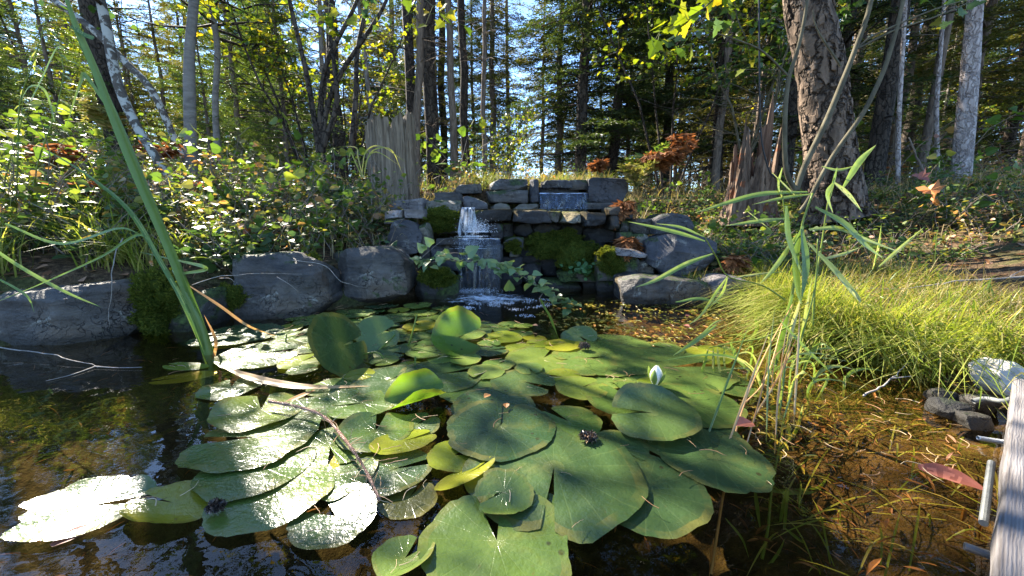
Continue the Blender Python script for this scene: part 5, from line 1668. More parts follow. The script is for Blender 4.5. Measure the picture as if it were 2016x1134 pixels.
# a small rosette plant on the wet moss
p0 = at_y(1146, 540, 2.58)
t = thing('moss_plant', 'small round-leaved green plant growing on the wet moss', 'plant', p0)
CRESS = m_leaf('cress_leaves', [(0, (.045, .12, .035)), (1, (.10, .2, .06))], .35, .4, .4)
ROUND_V = np.array([[0, 0, 0]] + [[.5 * math.sin(a), .5 - .5 * math.cos(a), .06 * math.cos(2 * a)] for a in np.linspace(.35, 2 * math.pi - .35, 11)] + [[0, .5, -.03]])
ROUND_T = np.array([[k, k + 1, 12] for k in range(0, 11)] + [[11, 0, 12]])
for j in range(60):
    q = p0 + _rs.normal(size=3) * [.045, .02, .03] + [0, 0, .04]
    mb = MB(); scatter(mb, ROUND_V, ROUND_T, q[None], nrm(np.array([_rs.normal(), -.6, _rs.normal() * .5]))[None], (np.array([0, -.8, .8]) + _rs.normal(size=3) * .3)[None], _rs.uniform(.018, .038), np.array([_rs.uniform()]))
    part('leaf', mb, CRESS, t)

# ------------------------------------------------------------------ water lily pads
def mk_pad(name, stops, spots=.35, trans=.15, rough=.20):
    M = NT(name)
    oi = M.n('ShaderNodeObjectInfo')
    v = M.coord('Object')
    sx = M.n('ShaderNodeSeparateXYZ'); M.l(v, sx.inputs[0])
    ang = M.math('ARCTAN2', sx.outputs[1], sx.outputs[0])
    rad = M.math('SQRT', M.math('ADD', M.math('MULTIPLY', sx.outputs[0], sx.outputs[0]), M.math('MULTIPLY', sx.outputs[1], sx.outputs[1])))
    n1 = M.noise(v, 14, 5, .6, .3)
    f = M.math('ADD', M.math('MULTIPLY', oi.outputs['Random'], .55), M.math('MULTIPLY', n1, .5))
    col = M.ramp(f, stops)
    # veins run from the stalk to the rim
    vein = M.math('ABSOLUTE', M.math('SINE', M.math('ADD', M.math('MULTIPLY', ang, 8.5), M.math('MULTIPLY', M.noise(v, 9, 2), 1.6))))
    vm = M.ramp(vein, [(0.0, (1, 1, 1)), (0.16, (0, 0, 0))])
    col = M.mix(M.math('MULTIPLY', vm, .14), col, (.17, .22, .07))
    # old pads are browned and spotted
    sp = M.ramp(M.noise(v, 55, 3, .6), [(.66, (0, 0, 0)), (.71, (1, 1, 1))])
    col = M.mix(M.math('MULTIPLY', sp, spots), col, (.10, .055, .015))
    blot = M.ramp(M.noise(v, 7, 4, .6), [(.58, (0, 0, 0)), (.70, (1, 1, 1))])
    col = M.mix(M.math('MULTIPLY', blot, spots * .9), col, (.17, .15, .02))
    h = M.math('ADD', M.math('MULTIPLY', vm, -.10), M.math('ADD', M.noise(v, 30, 4, .6), M.math('MULTIPLY', M.noise(v, 120, 2), .25)))
    rg = M.ramp(M.noise(v, 12, 4), [(.35, (rough * .75,) * 3), (.7, (rough * 1.7,) * 3)])
    hs_ = M.n('ShaderNodeTexVoronoi'); hs_.inputs['Scale'].default_value = 26; M.l(v, hs_.inputs['Vector'])
    dk = M.math('MULTIPLY', M.ramp(hs_.outputs['Distance'], [(.10, (1, 1, 1)), (.16, (0, 0, 0))]), M.ramp(M.noise(v, 5, 2), [(.52, (0, 0, 0)), (.58, (1, 1, 1))]))
    col = M.mix(M.math('MULTIPLY', dk, .8), col, (.022, .018, .008))
    at = M.n('ShaderNodeAttribute', attribute_name='rnd')
    rm = M.math('MULTIPLY', M.ramp(at.outputs['Fac'], [(.80, (0, 0, 0)), (1.0, (1, 1, 1))]), M.ramp(M.noise(v, 10, 4), [(.42, (0, 0, 0)), (.6, (1, 1, 1))]))
    col = M.mix(M.math('MULTIPLY', rm, .7), col, (.16, .13, .03))
    ct = M.ramp(at.outputs['Fac'], [(0.0, (1, 1, 1)), (.22, (0, 0, 0))])
    col = M.mix(M.math('MULTIPLY', ct, .35), col, (.19, .20, .05))
    b = M.bsdf(col, rg, .6, M.bump(h, .40, .006))
    tr = M.n('ShaderNodeBsdfTranslucent')
    M.l(M.mix(1.0, col, (1.6, 1.6, .5), 'MULTIPLY'), tr.inputs[0])
    mx = M.n('ShaderNodeMixShader'); mx.inputs[0].default_value = trans
    M.l(b.outputs[0], mx.inputs[1]); M.l(tr.outputs[0], mx.inputs[2])
    return M.done(mx.outputs[0])


PAD = mk_pad('lily_pad', [(.15, (.034, .066, .016)), (.5, (.064, .105, .020)), (.85, (.125, .155, .024))])
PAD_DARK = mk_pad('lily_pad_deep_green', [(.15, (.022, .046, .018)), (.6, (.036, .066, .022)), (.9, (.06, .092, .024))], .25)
PAD_YELLOW = mk_pad('lily_pad_yellowing', [(.1, (.11, .16, .015)), (.5, (.18, .21, .018)), (.9, (.30, .25, .02))], .6, .30)
PAD_LIGHT = mk_pad('lily_pad_light', [(.1, (.06, .10, .022)), (.6, (.095, .14, .028)), (.9, (.15, .18, .034))], .35)
PAD_UP = mk_pad('lily_pad_upright', [(.1, (.05, .11, .015)), (.6, (.08, .16, .02)), (.9, (.12, .19, .025))], .15, .5, .3)
PAD_BROWN = mk_pad('lily_pad_olive_brown', [(.1, (.05, .055, .010)), (.6, (.085, .08, .014)), (.9, (.12, .10, .02))], .5)


def pad_mesh(r, seed, wave=.007, notch=.30, fold=0.0, curl=0.0, curl_dir=0.0, torn=0.0, rim=0.0, NS=56, NR=8, roll=0.0, oval=1.0):
    """a floating leaf: round, split to its stalk along +x, waved; fold lifts both halves about the split, curl turns up one side"""
    rs = np.random.RandomState(seed)
    gap = notch * .5
    th = np.linspace(gap, 2 * math.pi - gap, NS + 1)
    edge = 1 + .025 * np.sin(th * 3 + rs.uniform(0, 6)) + .018 * np.sin(th * 7 + rs.uniform(0, 6)) + .008 * rs.normal(size=NS + 1)
    # round the two lobes beside the split
    edge *= 1 - .10 * np.exp(-((th - gap) / .10) ** 2) - .10 * np.exp(-((2 * math.pi - gap - th) / .10) ** 2)
    if torn:
        bite = np.interp(th, np.linspace(0, 6.29, 26), rs.uniform(0, 1, 26))
        edge *= 1 - torn * np.clip(bite - .55, 0, 1) * 1.6 - torn * .05 * rs.uniform(0, 1, NS + 1)
    k = (np.arange(NR + 1) / NR)[:, None]
    x = r * k * edge * np.cos(th) ; y = r * k * edge * np.sin(th) * oval
    P = np.stack([x.ravel(), y.ravel(), np.zeros(x.size)], -1)
    rr = np.sqrt(P[:, 0] ** 2 + P[:, 1] ** 2) / r
    aa = np.arctan2(P[:, 1], P[:, 0])
    z = r * wave * (rr ** 2) * (np.sin(aa * 2 + seed) * 1.2 + np.sin(aa * 5 + seed * 1.7) * .8) + r * .010 * vnoise(P + seed, 9 / r * .12, seed)
    z += rim * r * rr ** 4
    z += fold * np.abs(P[:, 1]) * rr
    if curl:
        d = P[:, 0] * math.cos(curl_dir) + P[:, 1] * math.sin(curl_dir)
        c0 = r * .25
        s = np.clip(d - c0, 0, None)
        # the far side bends up and back over
        R_ = r * .75 / max(curl, .05)
        ang = s / R_
        dn = np.where(s > 0, c0 + R_ * np.sin(ang), d)
        z = z + np.where(s > 0, R_ * (1 - np.cos(ang)), 0)
        P[:, 0] += (dn - d) * math.cos(curl_dir); P[:, 1] += (dn - d) * math.sin(curl_dir)
    if roll:
        R_ = r / roll
        a2 = P[:, 1] / R_
        zz = R_ * (1 - np.cos(a2)); P[:, 1] = R_ * np.sin(a2); z = z + zz
    P[:, 2] = z
    i = (np.arange(NR)[:, None] * (NS + 1) + np.arange(NS)[None, :]).ravel()
    return MB().add(P, np.stack([i, i + 1, i + NS + 2, i + NS + 1], -1), np.repeat((np.arange(NR) + .5) / NR, NS))


_pg = 'water lily pads on the pond'
PADS = []


def pad(px, py, wpx, label, notch_to=90, mat=PAD, z=None, tilt=(0, 0), group=_pg, name='lily_pad', **kw):
    """a pad by its middle and width in the photo; notch_to is the way the split looks, in degrees on the water"""
    p = on_z(px, py)
    dep = p[1] * _c + (CAM_H) * _s
    r = wpx / 2 / F * dep
    seed = len(PADS) + 3
    kw.setdefault('torn', .10 if seed % 3 == 0 else .03 if seed % 2 else 0)
    mb = pad_mesh(r, seed, **kw)
    o = link(name, mb.mesh(name, mat, True), None)
    zz = .003 + .0005 * (len(PADS) % 23) if z is None else (z if abs(tilt[0]) > 9 or z > .03 else .75 * z)
    o.location = (p[0], p[1], zz)
    o.rotation_euler = (math.radians(tilt[0]), math.radians(tilt[1]), math.radians(notch_to))
    tag(o, label, 'lily pad', group)
    PADS.append((p[0], p[1], r))
    return o


# nearest, bottom of the picture
pad(978, 1075, 300, 'largest light green lily pad at the bottom centre with a raised torn lobe', 100, PAD_LIGHT, .012, (2, 1), wave=.03, rim=.03, notch=.45)
pad(992, 990, 118, 'small torn blue-sheened lobe standing on the largest pad', 200, PAD_LIGHT, .022, (-14, 4), torn=.25, curl=.7, curl_dir=1.2)
pad(798, 1110, 120, 'small light green pad with a pointed lobe at the bottom edge', 60, PAD_LIGHT, .010, (-10, 8), fold=.25, notch=.7)
pad(662, 1022, 165, 'grey-green pad with two dark specks near the bottom', 150, PAD_DARK, .008, (-4, 4), fold=.10, notch=.6)
pad(805, 982, 112, 'olive-brown sunken pad above the bottom edge', 70, PAD_BROWN, .002, (0, 0), notch=.2)
pad(540, 975, 218, 'sunlit olive pad crossed by the cattail shadow', 190, PAD, .011, (2, 0), wave=.02)
pad(345, 1000, 175, 'folded pad with yellow-green turned-up side near the bottom left', 170, PAD_YELLOW, .014, (3, -4), curl=.8, curl_dir=1.7, notch=.2, oval=.75)
pad(172, 1005, 215, 'torn glaring white pad at the far bottom left', 20, PAD, .012, (3, 5), torn=.45, wave=.035, rim=.05, oval=.8)
pad(508, 925, 205, 'shiny pad with a yellow spot left of the pine twig', 150, PAD, .013, (3, 2), wave=.02, notch=.2)
pad(505, 868, 240, 'large glaring pad with dark specks in the left group', 185, PAD, .015, (3, 2), wave=.015)
pad(515, 815, 165, 'glaring pad with a split lobe topmost in the left group', 120, PAD, .017, (3, 2), wave=.03, curl=.35, curl_dir=1.2)
pad(605, 812, 100, 'small pale pad beside the glaring topmost pad', 60, PAD, .012, (4, 0))
pad(668, 940, 145, 'sheened blue-green pad left of the pine twig end', 230, PAD, .009, (4, 0), wave=.02)
pad(775, 930, 150, 'blue-green pad right of the pine twig end', 20, PAD_DARK, .010, (-2, 0), wave=.02)
pad(725, 900, 140, 'small yellowish pad under the pine twig', 20, PAD_YELLOW, .006)
pad(740, 855, 150, 'pad with a folded yellow edge above the pine twig', 100, PAD, .013, (2, 3), curl=.5, curl_dir=.6)
pad(650, 885, 150, 'pad lying under the middle of the pine twig', 300, PAD, .010)
pad(795, 878, 130, 'mottled yellow pad right of the pine twig', 35, PAD_YELLOW, .016, (-6, 3), curl=.4, curl_dir=2.5, oval=.7)
pad(670, 800, 120, 'pale notched pad left of the rolled leaf', 60, PAD, .012, (3, 0))
pad(715, 800, 130, 'grey-green pad directly left of the rolled leaf', 200, PAD, .014, (2, 0))
# the big dark group in the middle
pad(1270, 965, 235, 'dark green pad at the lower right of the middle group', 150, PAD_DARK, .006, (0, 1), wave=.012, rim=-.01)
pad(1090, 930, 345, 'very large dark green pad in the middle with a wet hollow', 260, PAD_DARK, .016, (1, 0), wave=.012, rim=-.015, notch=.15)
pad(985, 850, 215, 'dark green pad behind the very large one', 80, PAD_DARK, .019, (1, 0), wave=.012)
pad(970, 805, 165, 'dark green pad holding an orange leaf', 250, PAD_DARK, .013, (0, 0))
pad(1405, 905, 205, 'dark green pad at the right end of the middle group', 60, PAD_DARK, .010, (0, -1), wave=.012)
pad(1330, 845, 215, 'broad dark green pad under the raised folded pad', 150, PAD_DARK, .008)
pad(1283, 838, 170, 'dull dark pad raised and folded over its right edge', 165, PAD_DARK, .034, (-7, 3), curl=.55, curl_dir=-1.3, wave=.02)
pad(895, 900, 110, 'yellow-green lobe left of the very large dark pad', 30, PAD_YELLOW, .007, (0, 6), notch=.8)
pad(918, 944, 140, 'narrow yellow-green pad edge turned up by dark water', 40, PAD_YELLOW, .012, (-16, 0), oval=.45, curl=.3)
pad(1060, 1000, 90, 'green pad corner between the largest pad and the dark group', 200, PAD, .004)
pad(1135, 1035, 60, 'browned yellow torn pad right of the largest pad', 80, PAD_YELLOW, .003, torn=.6)
pad(1120, 835, 130, 'olive pad fragment between dark pads', 130, PAD, .010)
pad(1215, 885, 120, 'dark pad patch below the raised folded pad', 300, PAD_DARK, .009)
# right, behind the middle group
pad(1360, 800, 190, 'green pad under the lily bud', 160, PAD, .012)
pad(1240, 790, 175, 'green pad with yellow centre left of the lily bud', 110, PAD, .015)
pad(1145, 770, 105, 'split green pad behind the dark group', 30, PAD, .017)
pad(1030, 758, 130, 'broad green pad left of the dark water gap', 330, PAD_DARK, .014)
pad(1150, 726, 92, 'fresh green pad with a clear notch before dark water', 300, PAD_LIGHT, .013)
pad(1320, 726, 235, 'wide pale pad strewn with needles near the reeds', 10, PAD_LIGHT, .010)
pad(1190, 706, 200, 'wide pad strewn with needles left of the reeds', 200, PAD_LIGHT, .012)
pad(1070, 708, 150, 'pale green pad beside the small debris lump', 60, PAD, .009)
pad(1215, 680, 130, 'yellowish pad near open brown water', 150, PAD_LIGHT, .006)
# left of the middle, towards the boulders
pad(470, 660, 155, 'green pad between cattail and long boulder', 200, PAD_DARK, .010)
pad(515, 700, 150, 'shiny green pad right of the cattail foot', 20, PAD, .013, (2, 0))
pad(595, 715, 85, 'yellow-green pad under the upright blue-sheened pad', 70, PAD_YELLOW, .009)
pad(580, 672, 90, 'small green pad left of the upright blue-sheened pad', 100, PAD, .012)
pad(455, 765, 105, 'wavy half-sunk pad left of the brown reed leaf', 120, PAD, .006, wave=.05)
pad(360, 742, 110, 'thin sunken yellow-green pad left of the cattail foot', 200, PAD_YELLOW, -.002, oval=.5)
pad(365, 722, 100, 'narrow floating leaf at the cattail foot', 170, PAD_YELLOW, .003, oval=.4)
pad(770, 752, 150, 'dull green pad in front of the upright pads', 60, PAD_DARK, .012)
pad(870, 740, 170, 'wide dull green pad behind the rolled leaf', 20, PAD_DARK, .010)
pad(930, 770, 130, 'green pad right of the rolled leaf', 100, PAD, .008)
pad(820, 840, 95, 'dark pad under the rolled leaf', 60, PAD_DARK, .006)
# leaves that stand clear of the water
pad(676, 722, 150, 'large upright lily leaf with blue sky sheen', 80, PAD_DARK, .004, (58, 6), notch=.16, wave=.02, curl=.15, curl_dir=0.3).location.z = .075
pad(745, 684, 85, 'pale upright leaf behind the blue-sheened one', 40, PAD_LIGHT, .05, (52, -14), notch=.3)
pad(903, 690, 105, 'wedge-shaped folded lily leaf raised on its stalk', 10, PAD_UP, .055, (46, 8), fold=.5, notch=.9)
pad(1086, 655, 108, 'bright backlit round leaf standing up in the middle', 90, PAD_UP, .045, (66, 6), notch=.2, wave=.02)
pad(1140, 668, 72, 'pale tilted leaf right of the bright backlit one', 300, PAD_LIGHT, .015, (16, 10))
pad(822, 795, 120, 'rolled lily leaf standing like a scroll', 25, PAD_UP, .02, (12, -6), roll=1.75, notch=.2)
# many more behind, packed edge to edge
_rl = np.random.RandomState(12)
k = 0
for _ in range(3500):
    if k >= 105: break
    py = _rl.uniform(600, 770); px = _rl.uniform(560, 1440)
    if py < 640 and px > 930 + (640 - py) * -2: continue
    if py < 690 and px > 1130 - (690 - py) * .6: continue
    if px < 640 and py > 740: continue
    if py < 612 and px < 700: continue
    p = on_z(px, py)
    r = _rl.uniform(.045, .095)
    if pond_sd(np.array([p[0]]), np.array([p[1]]))[0] > -r * .9: continue
    if any((p[0] - a) ** 2 + (p[1] - b_) ** 2 < ((r + c_) * .66) ** 2 for a, b_, c_ in PADS): continue
    dep = p[1] * _c + CAM_H * _s
    mt = [PAD, PAD, PAD_LIGHT, PAD_DARK, PAD_YELLOW][_rl.randint(5)]
    w_ = ['green', 'green', 'pale green', 'dark green', 'yellowing'][[PAD, PAD, PAD_LIGHT, PAD_DARK, PAD_YELLOW].index(mt)]
    where = 'towards the cascade' if py < 665 else 'behind the rolled leaf' if px < 1000 else 'towards the reeds'
    pad(px, py, r * 2 * F / dep, '%s lily pad packed among others %s' % (w_, where), _rl.uniform(0, 360), mt, tilt=(_rl.normal(0, 2), _rl.normal(0, 2)), group='packed %s pads %s' % (w_, where), wave=.012)
    k += 1

# stalks of the raised leaves
STALK = m_leaf('lily_stalk', [(0, (.10, .16, .02)), (1, (.2, .24, .04))], .3, .4, .4)
for lab, pts in (('thin upright lily stalk behind the wedge-shaped leaf', [on_z(790, 700, -.05), at_y(800, 690, 1.40), at_y(812, 655, 1.40), at_y(821, 618, 1.42)]),
                 ('arched lily stalk before the blue-sheened leaf', [on_z(762, 735, -.03), at_y(758, 712, 1.26), at_y(742, 694, 1.28), at_y(705, 700, 1.3)]),
                 ('thick pale lily stalk right of the blue-sheened leaf', [on_z(700, 745, -.05), at_y(720, 715, 1.3), at_y(780, 657, 1.45)]),
                 ('slanting lily stalk under the wedge-shaped leaf', [on_z(845, 715, -.04), at_y(870, 697, 1.36), at_y(905, 678, 1.40)]),
                 ('short lily stalk left of the blue-sheened leaf', [on_z(562, 690, -.03), at_y(562, 680, 1.44), at_y(564, 658, 1.45)]),
                 ('short stalk in front of the dull green pads', [on_z(815, 755, -.03), at_y(816, 740, 1.2), at_y(818, 702, 1.22)])):
    single('lily_stalk', tube(MB(), curve(pts, 14), np.linspace(.0042, .003, 14), 7), STALK, lab, 'stalk', 'lily stalks', smooth=True)

# the lily bud
p0 = on_z(1290, 768)
t = thing('water_lily_bud', 'white water lily bud with green sepals half open', 'flower', (p0[0], p0[1], .02))
PETAL = m_leaf('white_petal', [(0, (.75, .76, .72)), (1, (.85, .84, .80))], .35, .4, .3, (1, 1, .92))
SEPAL = m_leaf('green_sepal', [(0, (.12, .19, .04)), (1, (.22, .28, .08))], .3, .4, .3)
def petal(mat, nm, a, H, Wd, lean):
    mb = MB()
    k = np.linspace(0, 1, 9)
    d = np.array([math.cos(a), math.sin(a), 0]); s = np.array([-d[1], d[0], 0])
    V = []
    for f in k:
        w_ = Wd * math.sin(math.pi * min(1, f * .86 + .12)) ** .8
        rr = .010 + .016 * math.sin(f * 2.4) * (1 - .4 * f) + lean * f * f
        c = np.array([p0[0], p0[1], .02]) + d * rr + np.array([0, 0, H * f])
        for g_ in (-1, -.5, 0, .5, 1):
            V.append(c + s * w_ * g_ - d * abs(g_) ** 2 * w_ * .5)
    i = (np.arange(8)[:, None] * 5 + np.arange(4)[None, :]).ravel()
    mb.add(V, np.stack([i, i + 1, i + 6, i + 5], -1), .5)
    part(nm, mb, mat, t, smooth=True)
for j in range(6): petal(PETAL, 'petal', j * 1.05 + .3, .056, .012, -.012)
for j in range(4): petal(SEPAL, 'sepal', j * 1.57 + .75, .048, .011, .010 if j % 2 else -.002)
part('stalk', tube(MB(), np.array([[p0[0], p0[1], -.06], [p0[0], p0[1], .024]]), .006, 7), STALK, t, smooth=True)

# ------------------------------------------------------------------ small things on the pads and the water
NEEDLE = m_leaf('dry_needle', [(0, (.30, .14, .06)), (.5, (.48, .30, .15)), (1, (.62, .48, .28))], .1, .5, .4, (1, 1, 1))
_rn = np.random.RandomState(8)
_nm = []
for j in range(4):
    mb = MB(); k = np.linspace(0, 1, 7)
    P = np.stack([(k - .5) * 1.0, _rn.uniform(-.22, .22) * np.sin(k * 3.14) + _rn.normal(0, .01, 7), .03 * np.sin(k * 3.1)], -1)
    tube(mb, P, np.linspace(.022, .012, 7), 4, j / 3)
    _nm.append(mb.mesh('pine_needle', NEEDLE, True))
def needle(x, y, z, L, lab, grp):
    o = link('pine_needle', _nm[_rn.randint(4)], None, (x, y, z))
    o.scale = (L, L, L); o.rotation_euler = (0, _rn.normal(0, .06), _rn.uniform(0, 6.28))
    tag(o, lab, 'needle', grp)
for j in range(230):
    a, b_, r = PADS[_rn.randint(len(PADS))]
    u = _rn.uniform(0, .8); q = _rn.uniform(0, 6.28)
    x, y = a + r * u * math.cos(q), b_ + r * u * math.sin(q)
    needle(x, y, .021, _rn.uniform(.018, .05), 'dry pine needle lying on a lily pad', 'pine needles on the lily pads')
for j in range(55):
    q = on_z(_rn.uniform(1480, 1900), _rn.uniform(740, 950))
    if pond_sd(q[:1], q[1:2])[0] > -.02: continue
    needle(q[0], q[1], .003, _rn.uniform(.02, .05), 'dry pine needle floating on the brown shallows', 'pine needles floating at the right shore')

# pine twig across the left pads
t_pts = [on_z(530, 790, .035), on_z(590, 802, .035), on_z(640, 822, .04), on_z(690, 880, .04), on_z(722, 930, .035), on_z(748, 985, .02)]
P = curve(t_pts, 30)
t = thing('pine_twig', 'brown pine twig lying across the left lily pads', 'twig', P[0])
part('stem', tube(MB(), P, np.linspace(.0045, .0028, 30) * (1 + .3 * _rn.uniform(-1, 1, 30)), 6), m_bark('wet_twig', (.10, .05, .035), (.30, .18, .13), 60, .5, .5, rough=.25), t, smooth=True)
for j in range(46):
    i = _rn.randint(2, 30); d = nrm(_rn.normal(size=3) * [1, 1, .35])
    part('needle', tube(MB(), np.array([P[i], P[i] + d * .5 * .03 + [0, 0, .002], P[i] + d * .032]), .0006, 3, _rn.uniform()), NEEDLE, t)

for px, py, sz, lab, mt in ((965, 776, .028, 'small orange leaf on a dark pad', ORANGE_LEAF), (997, 803, .024, 'small pinkish-orange leaf below the other on the dark pad', ORANGE_LEAF), (1483, 832, .055, 'reddish-brown oval leaf floating at the reeds', RED_LEAF),
                            (812, 655, .02, 'tiny yellow leaf on the far pads', ORANGE_LEAF), (1048, 640, .03, 'small tan leaf by the bright backlit lily leaf', LITTER), (1345, 640, .035, 'pink leaf floating before the long slab', RED_LEAF), (1350, 622, .03, 'second pink leaf nearer the long slab', RED_LEAF), (155, 600, .01, 'speck of orange leaf on the first boulder', ORANGE_LEAF)):
    p = on_z(px, py, .02)
    mb = MB(); a = _rn.uniform(0, 6.28)
    T = LEAF_V.copy(); T[:, 2] += .5 * T[:, 0] ** 2
    scatter(mb, T, LEAF_T, p[None], np.array([[math.cos(a), math.sin(a), .1]]), np.array([[0., -.2, 1]]), sz, np.array([_rn.uniform()]))
    if py > 610: single('fallen_leaf', mb, mt, lab, 'leaf', 'single fallen leaves')


def big_leaf(lab, pts, w, mat, z=None, fold=.2, rnd=.5, name='fallen_reed_leaf', cat='leaf', up=(0, -.3, 1)):
    P = curve(pts, 22)
    mb = MB(); blade(mb, P, w, up, fold, rnd, base=.3)
    return single(name, mb, mat, lab, cat, smooth=True)


DRY_REED = m_leaf('dry_reed_leaf', [(0, (.36, .18, .06)), (.5, (.52, .30, .12)), (1, (.62, .45, .22))], .3, .4, .4, (1.1, 1, .7))
big_leaf('broad orange-brown dead reed leaf floating right of the cattail', [on_z(440, 722, .02), on_z(500, 745, .02), on_z(600, 762, .018), on_z(730, 760, .01)], .030, DRY_REED, rnd=.35)
big_leaf('second darker dead reed leaf below the broad one', [on_z(620, 768, .008), on_z(580, 785, .006), on_z(540, 805, .004)], .02, DRY_REED, rnd=.1)
big_leaf('bent brown dead leaf from the cattail into the water', [at_y(362, 556, 1.50), at_y(430, 600, 1.46), at_y(490, 642, 1.46), on_z(545, 662, .004)], .012, DRY_REED, rnd=.2, up=(0, -1, .5))
big_leaf('red-brown long leaf floating by the corrugated hose', [on_z(1808, 920, .004), on_z(1850, 930, .006), on_z(1900, 948, .006), on_z(1945, 968, .004)], .05, RED_LEAF, rnd=.8)
big_leaf('pinkish leaf sunk beside the torn glaring pad', [on_z(100, 1075, .003), on_z(150, 1050, .003), on_z(195, 1030, .003)], .03, RED_LEAF, rnd=.9)


# dark lumps of debris caught on the pads
def lump(lab, px, py, rx, rz, seed):
    rs = np.random.RandomState(seed)
    p = on_z(px, py, .02)
    n = 500
    d = nrm(rs.normal(size=(n, 3))) * [rx * .8, rx * .65, rz * .75] * rs.uniform(.5, 1, (n, 1))
    d[:, 2] = np.abs(d[:, 2])
    mb = MB(); scatter(mb, DIAM_V, DIAM_T, p + d, nrm(rs.normal(size=(n, 3))), rs.normal(size=(n, 3)), rs.uniform(.004, .010, n), rs.uniform(0, 1, n))
    return single('debris_lump', mb, m_leaf('dark_debris', [(0, (.012, .010, .008)), (.7, (.05, .035, .025)), (1, (.16, .10, .07))], .05, .4, .5), lab, 'debris', 'debris lumps on the pads', kind=None)
lump('dark tuft of debris on the far pads right of the bright lily leaf', 1150, 684, .028, .028, 1)
lump('dark wet debris lump beside the raised folded pad', 1158, 860, .026, .010, 2)
lump('small reddish debris tuft between the two bottom left pads', 425, 1000, .016, .018, 3)

# floating weed in the brown shallows below the falls, weed under water
WEED = m_leaf('pond_weed', [(0, (.09, .10, .012)), (.5, (.22, .21, .03)), (.85, (.38, .26, .05)), (1, (.42, .16, .05))], .3, .35, .5)
_rs = np.random.RandomState(19)
mb = MB()
for _ in range(380):
    px, py = _rs.uniform(1070, 1470), _rs.uniform(590, 700)
    if px < 1130 and py > 640: continue
    p = on_z(px, py)
    if pond_sd(p[:1], p[1:2])[0] > -.02: continue
    n = _rs.randint(2, 7)
    q = p + np.stack([_rs.normal(0, .03, n), _rs.normal(0, .03, n), np.full(n, .002)], -1)
    a = _rs.uniform(0, 6.28) + _rs.normal(0, .7, n)
    scatter(mb, LEAF_V, LEAF_T, q, np.stack([np.cos(a), np.sin(a), _rs.normal(0, .05, n)], -1), np.array([0, 0, 1.]), _rs.uniform(.012, .04, n), _rs.uniform(0, .9, n), wide=_rs.uniform(.15, .6, n)[:, None, None])
for _ in range(120):
    px, py = _rs.normal(1500, 60), _rs.normal(760, 55)
    p = on_z(px, py)
    if pond_sd(p[:1], p[1:2])[0] > -.02: continue
    n = 4
    a = _rs.uniform(0, 6.28) + _rs.normal(0, .7, n)
    scatter(mb, LEAF_V, LEAF_T, p + np.stack([_rs.normal(0, .02, n), _rs.normal(0, .02, n), _rs.uniform(-.03, .002, n)], -1), np.stack([np.cos(a), np.sin(a), 0 * a], -1), np.array([0, 0, 1.]), _rs.uniform(.010, .045, n), _rs.uniform(0, .7, n), wide=_rs.uniform(.08, .35, n)[:, None, None])
tag(link('pond_weed', mb.mesh('pond_weed', WEED)), 'yellow-green weed floating on the brown shallows below the falls', 'weed', kind='stuff')
mb = MB()
n = 5200
x, y = np.where(_rs.uniform(size=n) < .5, _rs.uniform(.5, 1.3, n), _rs.uniform(-3, 1.3, n)), _rs.uniform(.1, 2.4, n)
k = pond_sd(x, y) < -.05
x, y = x[k], y[k]; n = len(x)
scatter(mb, LEAF_V, LEAF_T, np.stack([x, y, ground_z(x, y) + _rs.uniform(.0, .05, n)], -1), nrm(_rs.normal(size=(n, 3)) * [1, 1, .35]), np.array([0, 0, 1.]) + _rs.normal(size=(n, 3)) * .4, _rs.uniform(.015, .055, n), _rs.uniform(0, .8, n), wide=_rs.choice([.05, .05, .08, .25], n)[:, None, None])
tag(link('sunken_weed', mb.mesh('sunken_weed', LITTER)), 'brown leaves and weed lying on the pond bed', 'weed', kind='stuff')

mb = MB()
for _ in range(300):
    x, y = _rs.uniform(.55, 1.25), _rs.uniform(.45, 1.35)
    if pond_sd(np.array([x]), np.array([y]))[0] > -.03: continue
    b = np.array([x, y, gz(x, y)])
    k = np.linspace(0, 1, 6)[:, None]
    L = _rs.uniform(.05, .14)
    d = np.array([_rs.normal(), _rs.normal(), .35])
    blade(mb, np.minimum(b + d * L * k + np.array([0, 0, .02]) * np.sin(k * 3.1), [9, 9, -.004]), .004, (0, 0, 1), .1, _rs.uniform(0, .7))
tag(link('underwater_grass', mb.mesh('underwater_grass', GRASS)), 'thin grass lying under water in the brown shallows on the right', 'grass', kind='stuff')

# ------------------------------------------------------------------ the cattail
CAT = m_leaf('cattail_leaf', [(0, (.07, .14, .028)), (.5, (.12, .205, .04)), (1, (.22, .29, .08))], .30, .38, .45)
REED = m_leaf('reed_leaf', [(0, (.09, .16, .035)), (.5, (.17, .245, .06)), (.85, (.30, .34, .11)), (1, (.44, .40, .20))], .38, .35, .5)
base = on_z(416, 697)
t = thing('cattail', 'thick green cattail leaning from the water to the upper left corner', 'cattail', base)


def cleaf(nm, pts, w, mat, rnd, parent, fold=.35, up=(.3, -1, .2), tip=True, twist=0, basew=.7, n=30):
    mb = MB(); blade(mb, curve(pts, n), w, up, fold, rnd, tip=tip, base=basew, twist=twist)
    return part(nm, mb, mat, parent, smooth=True)


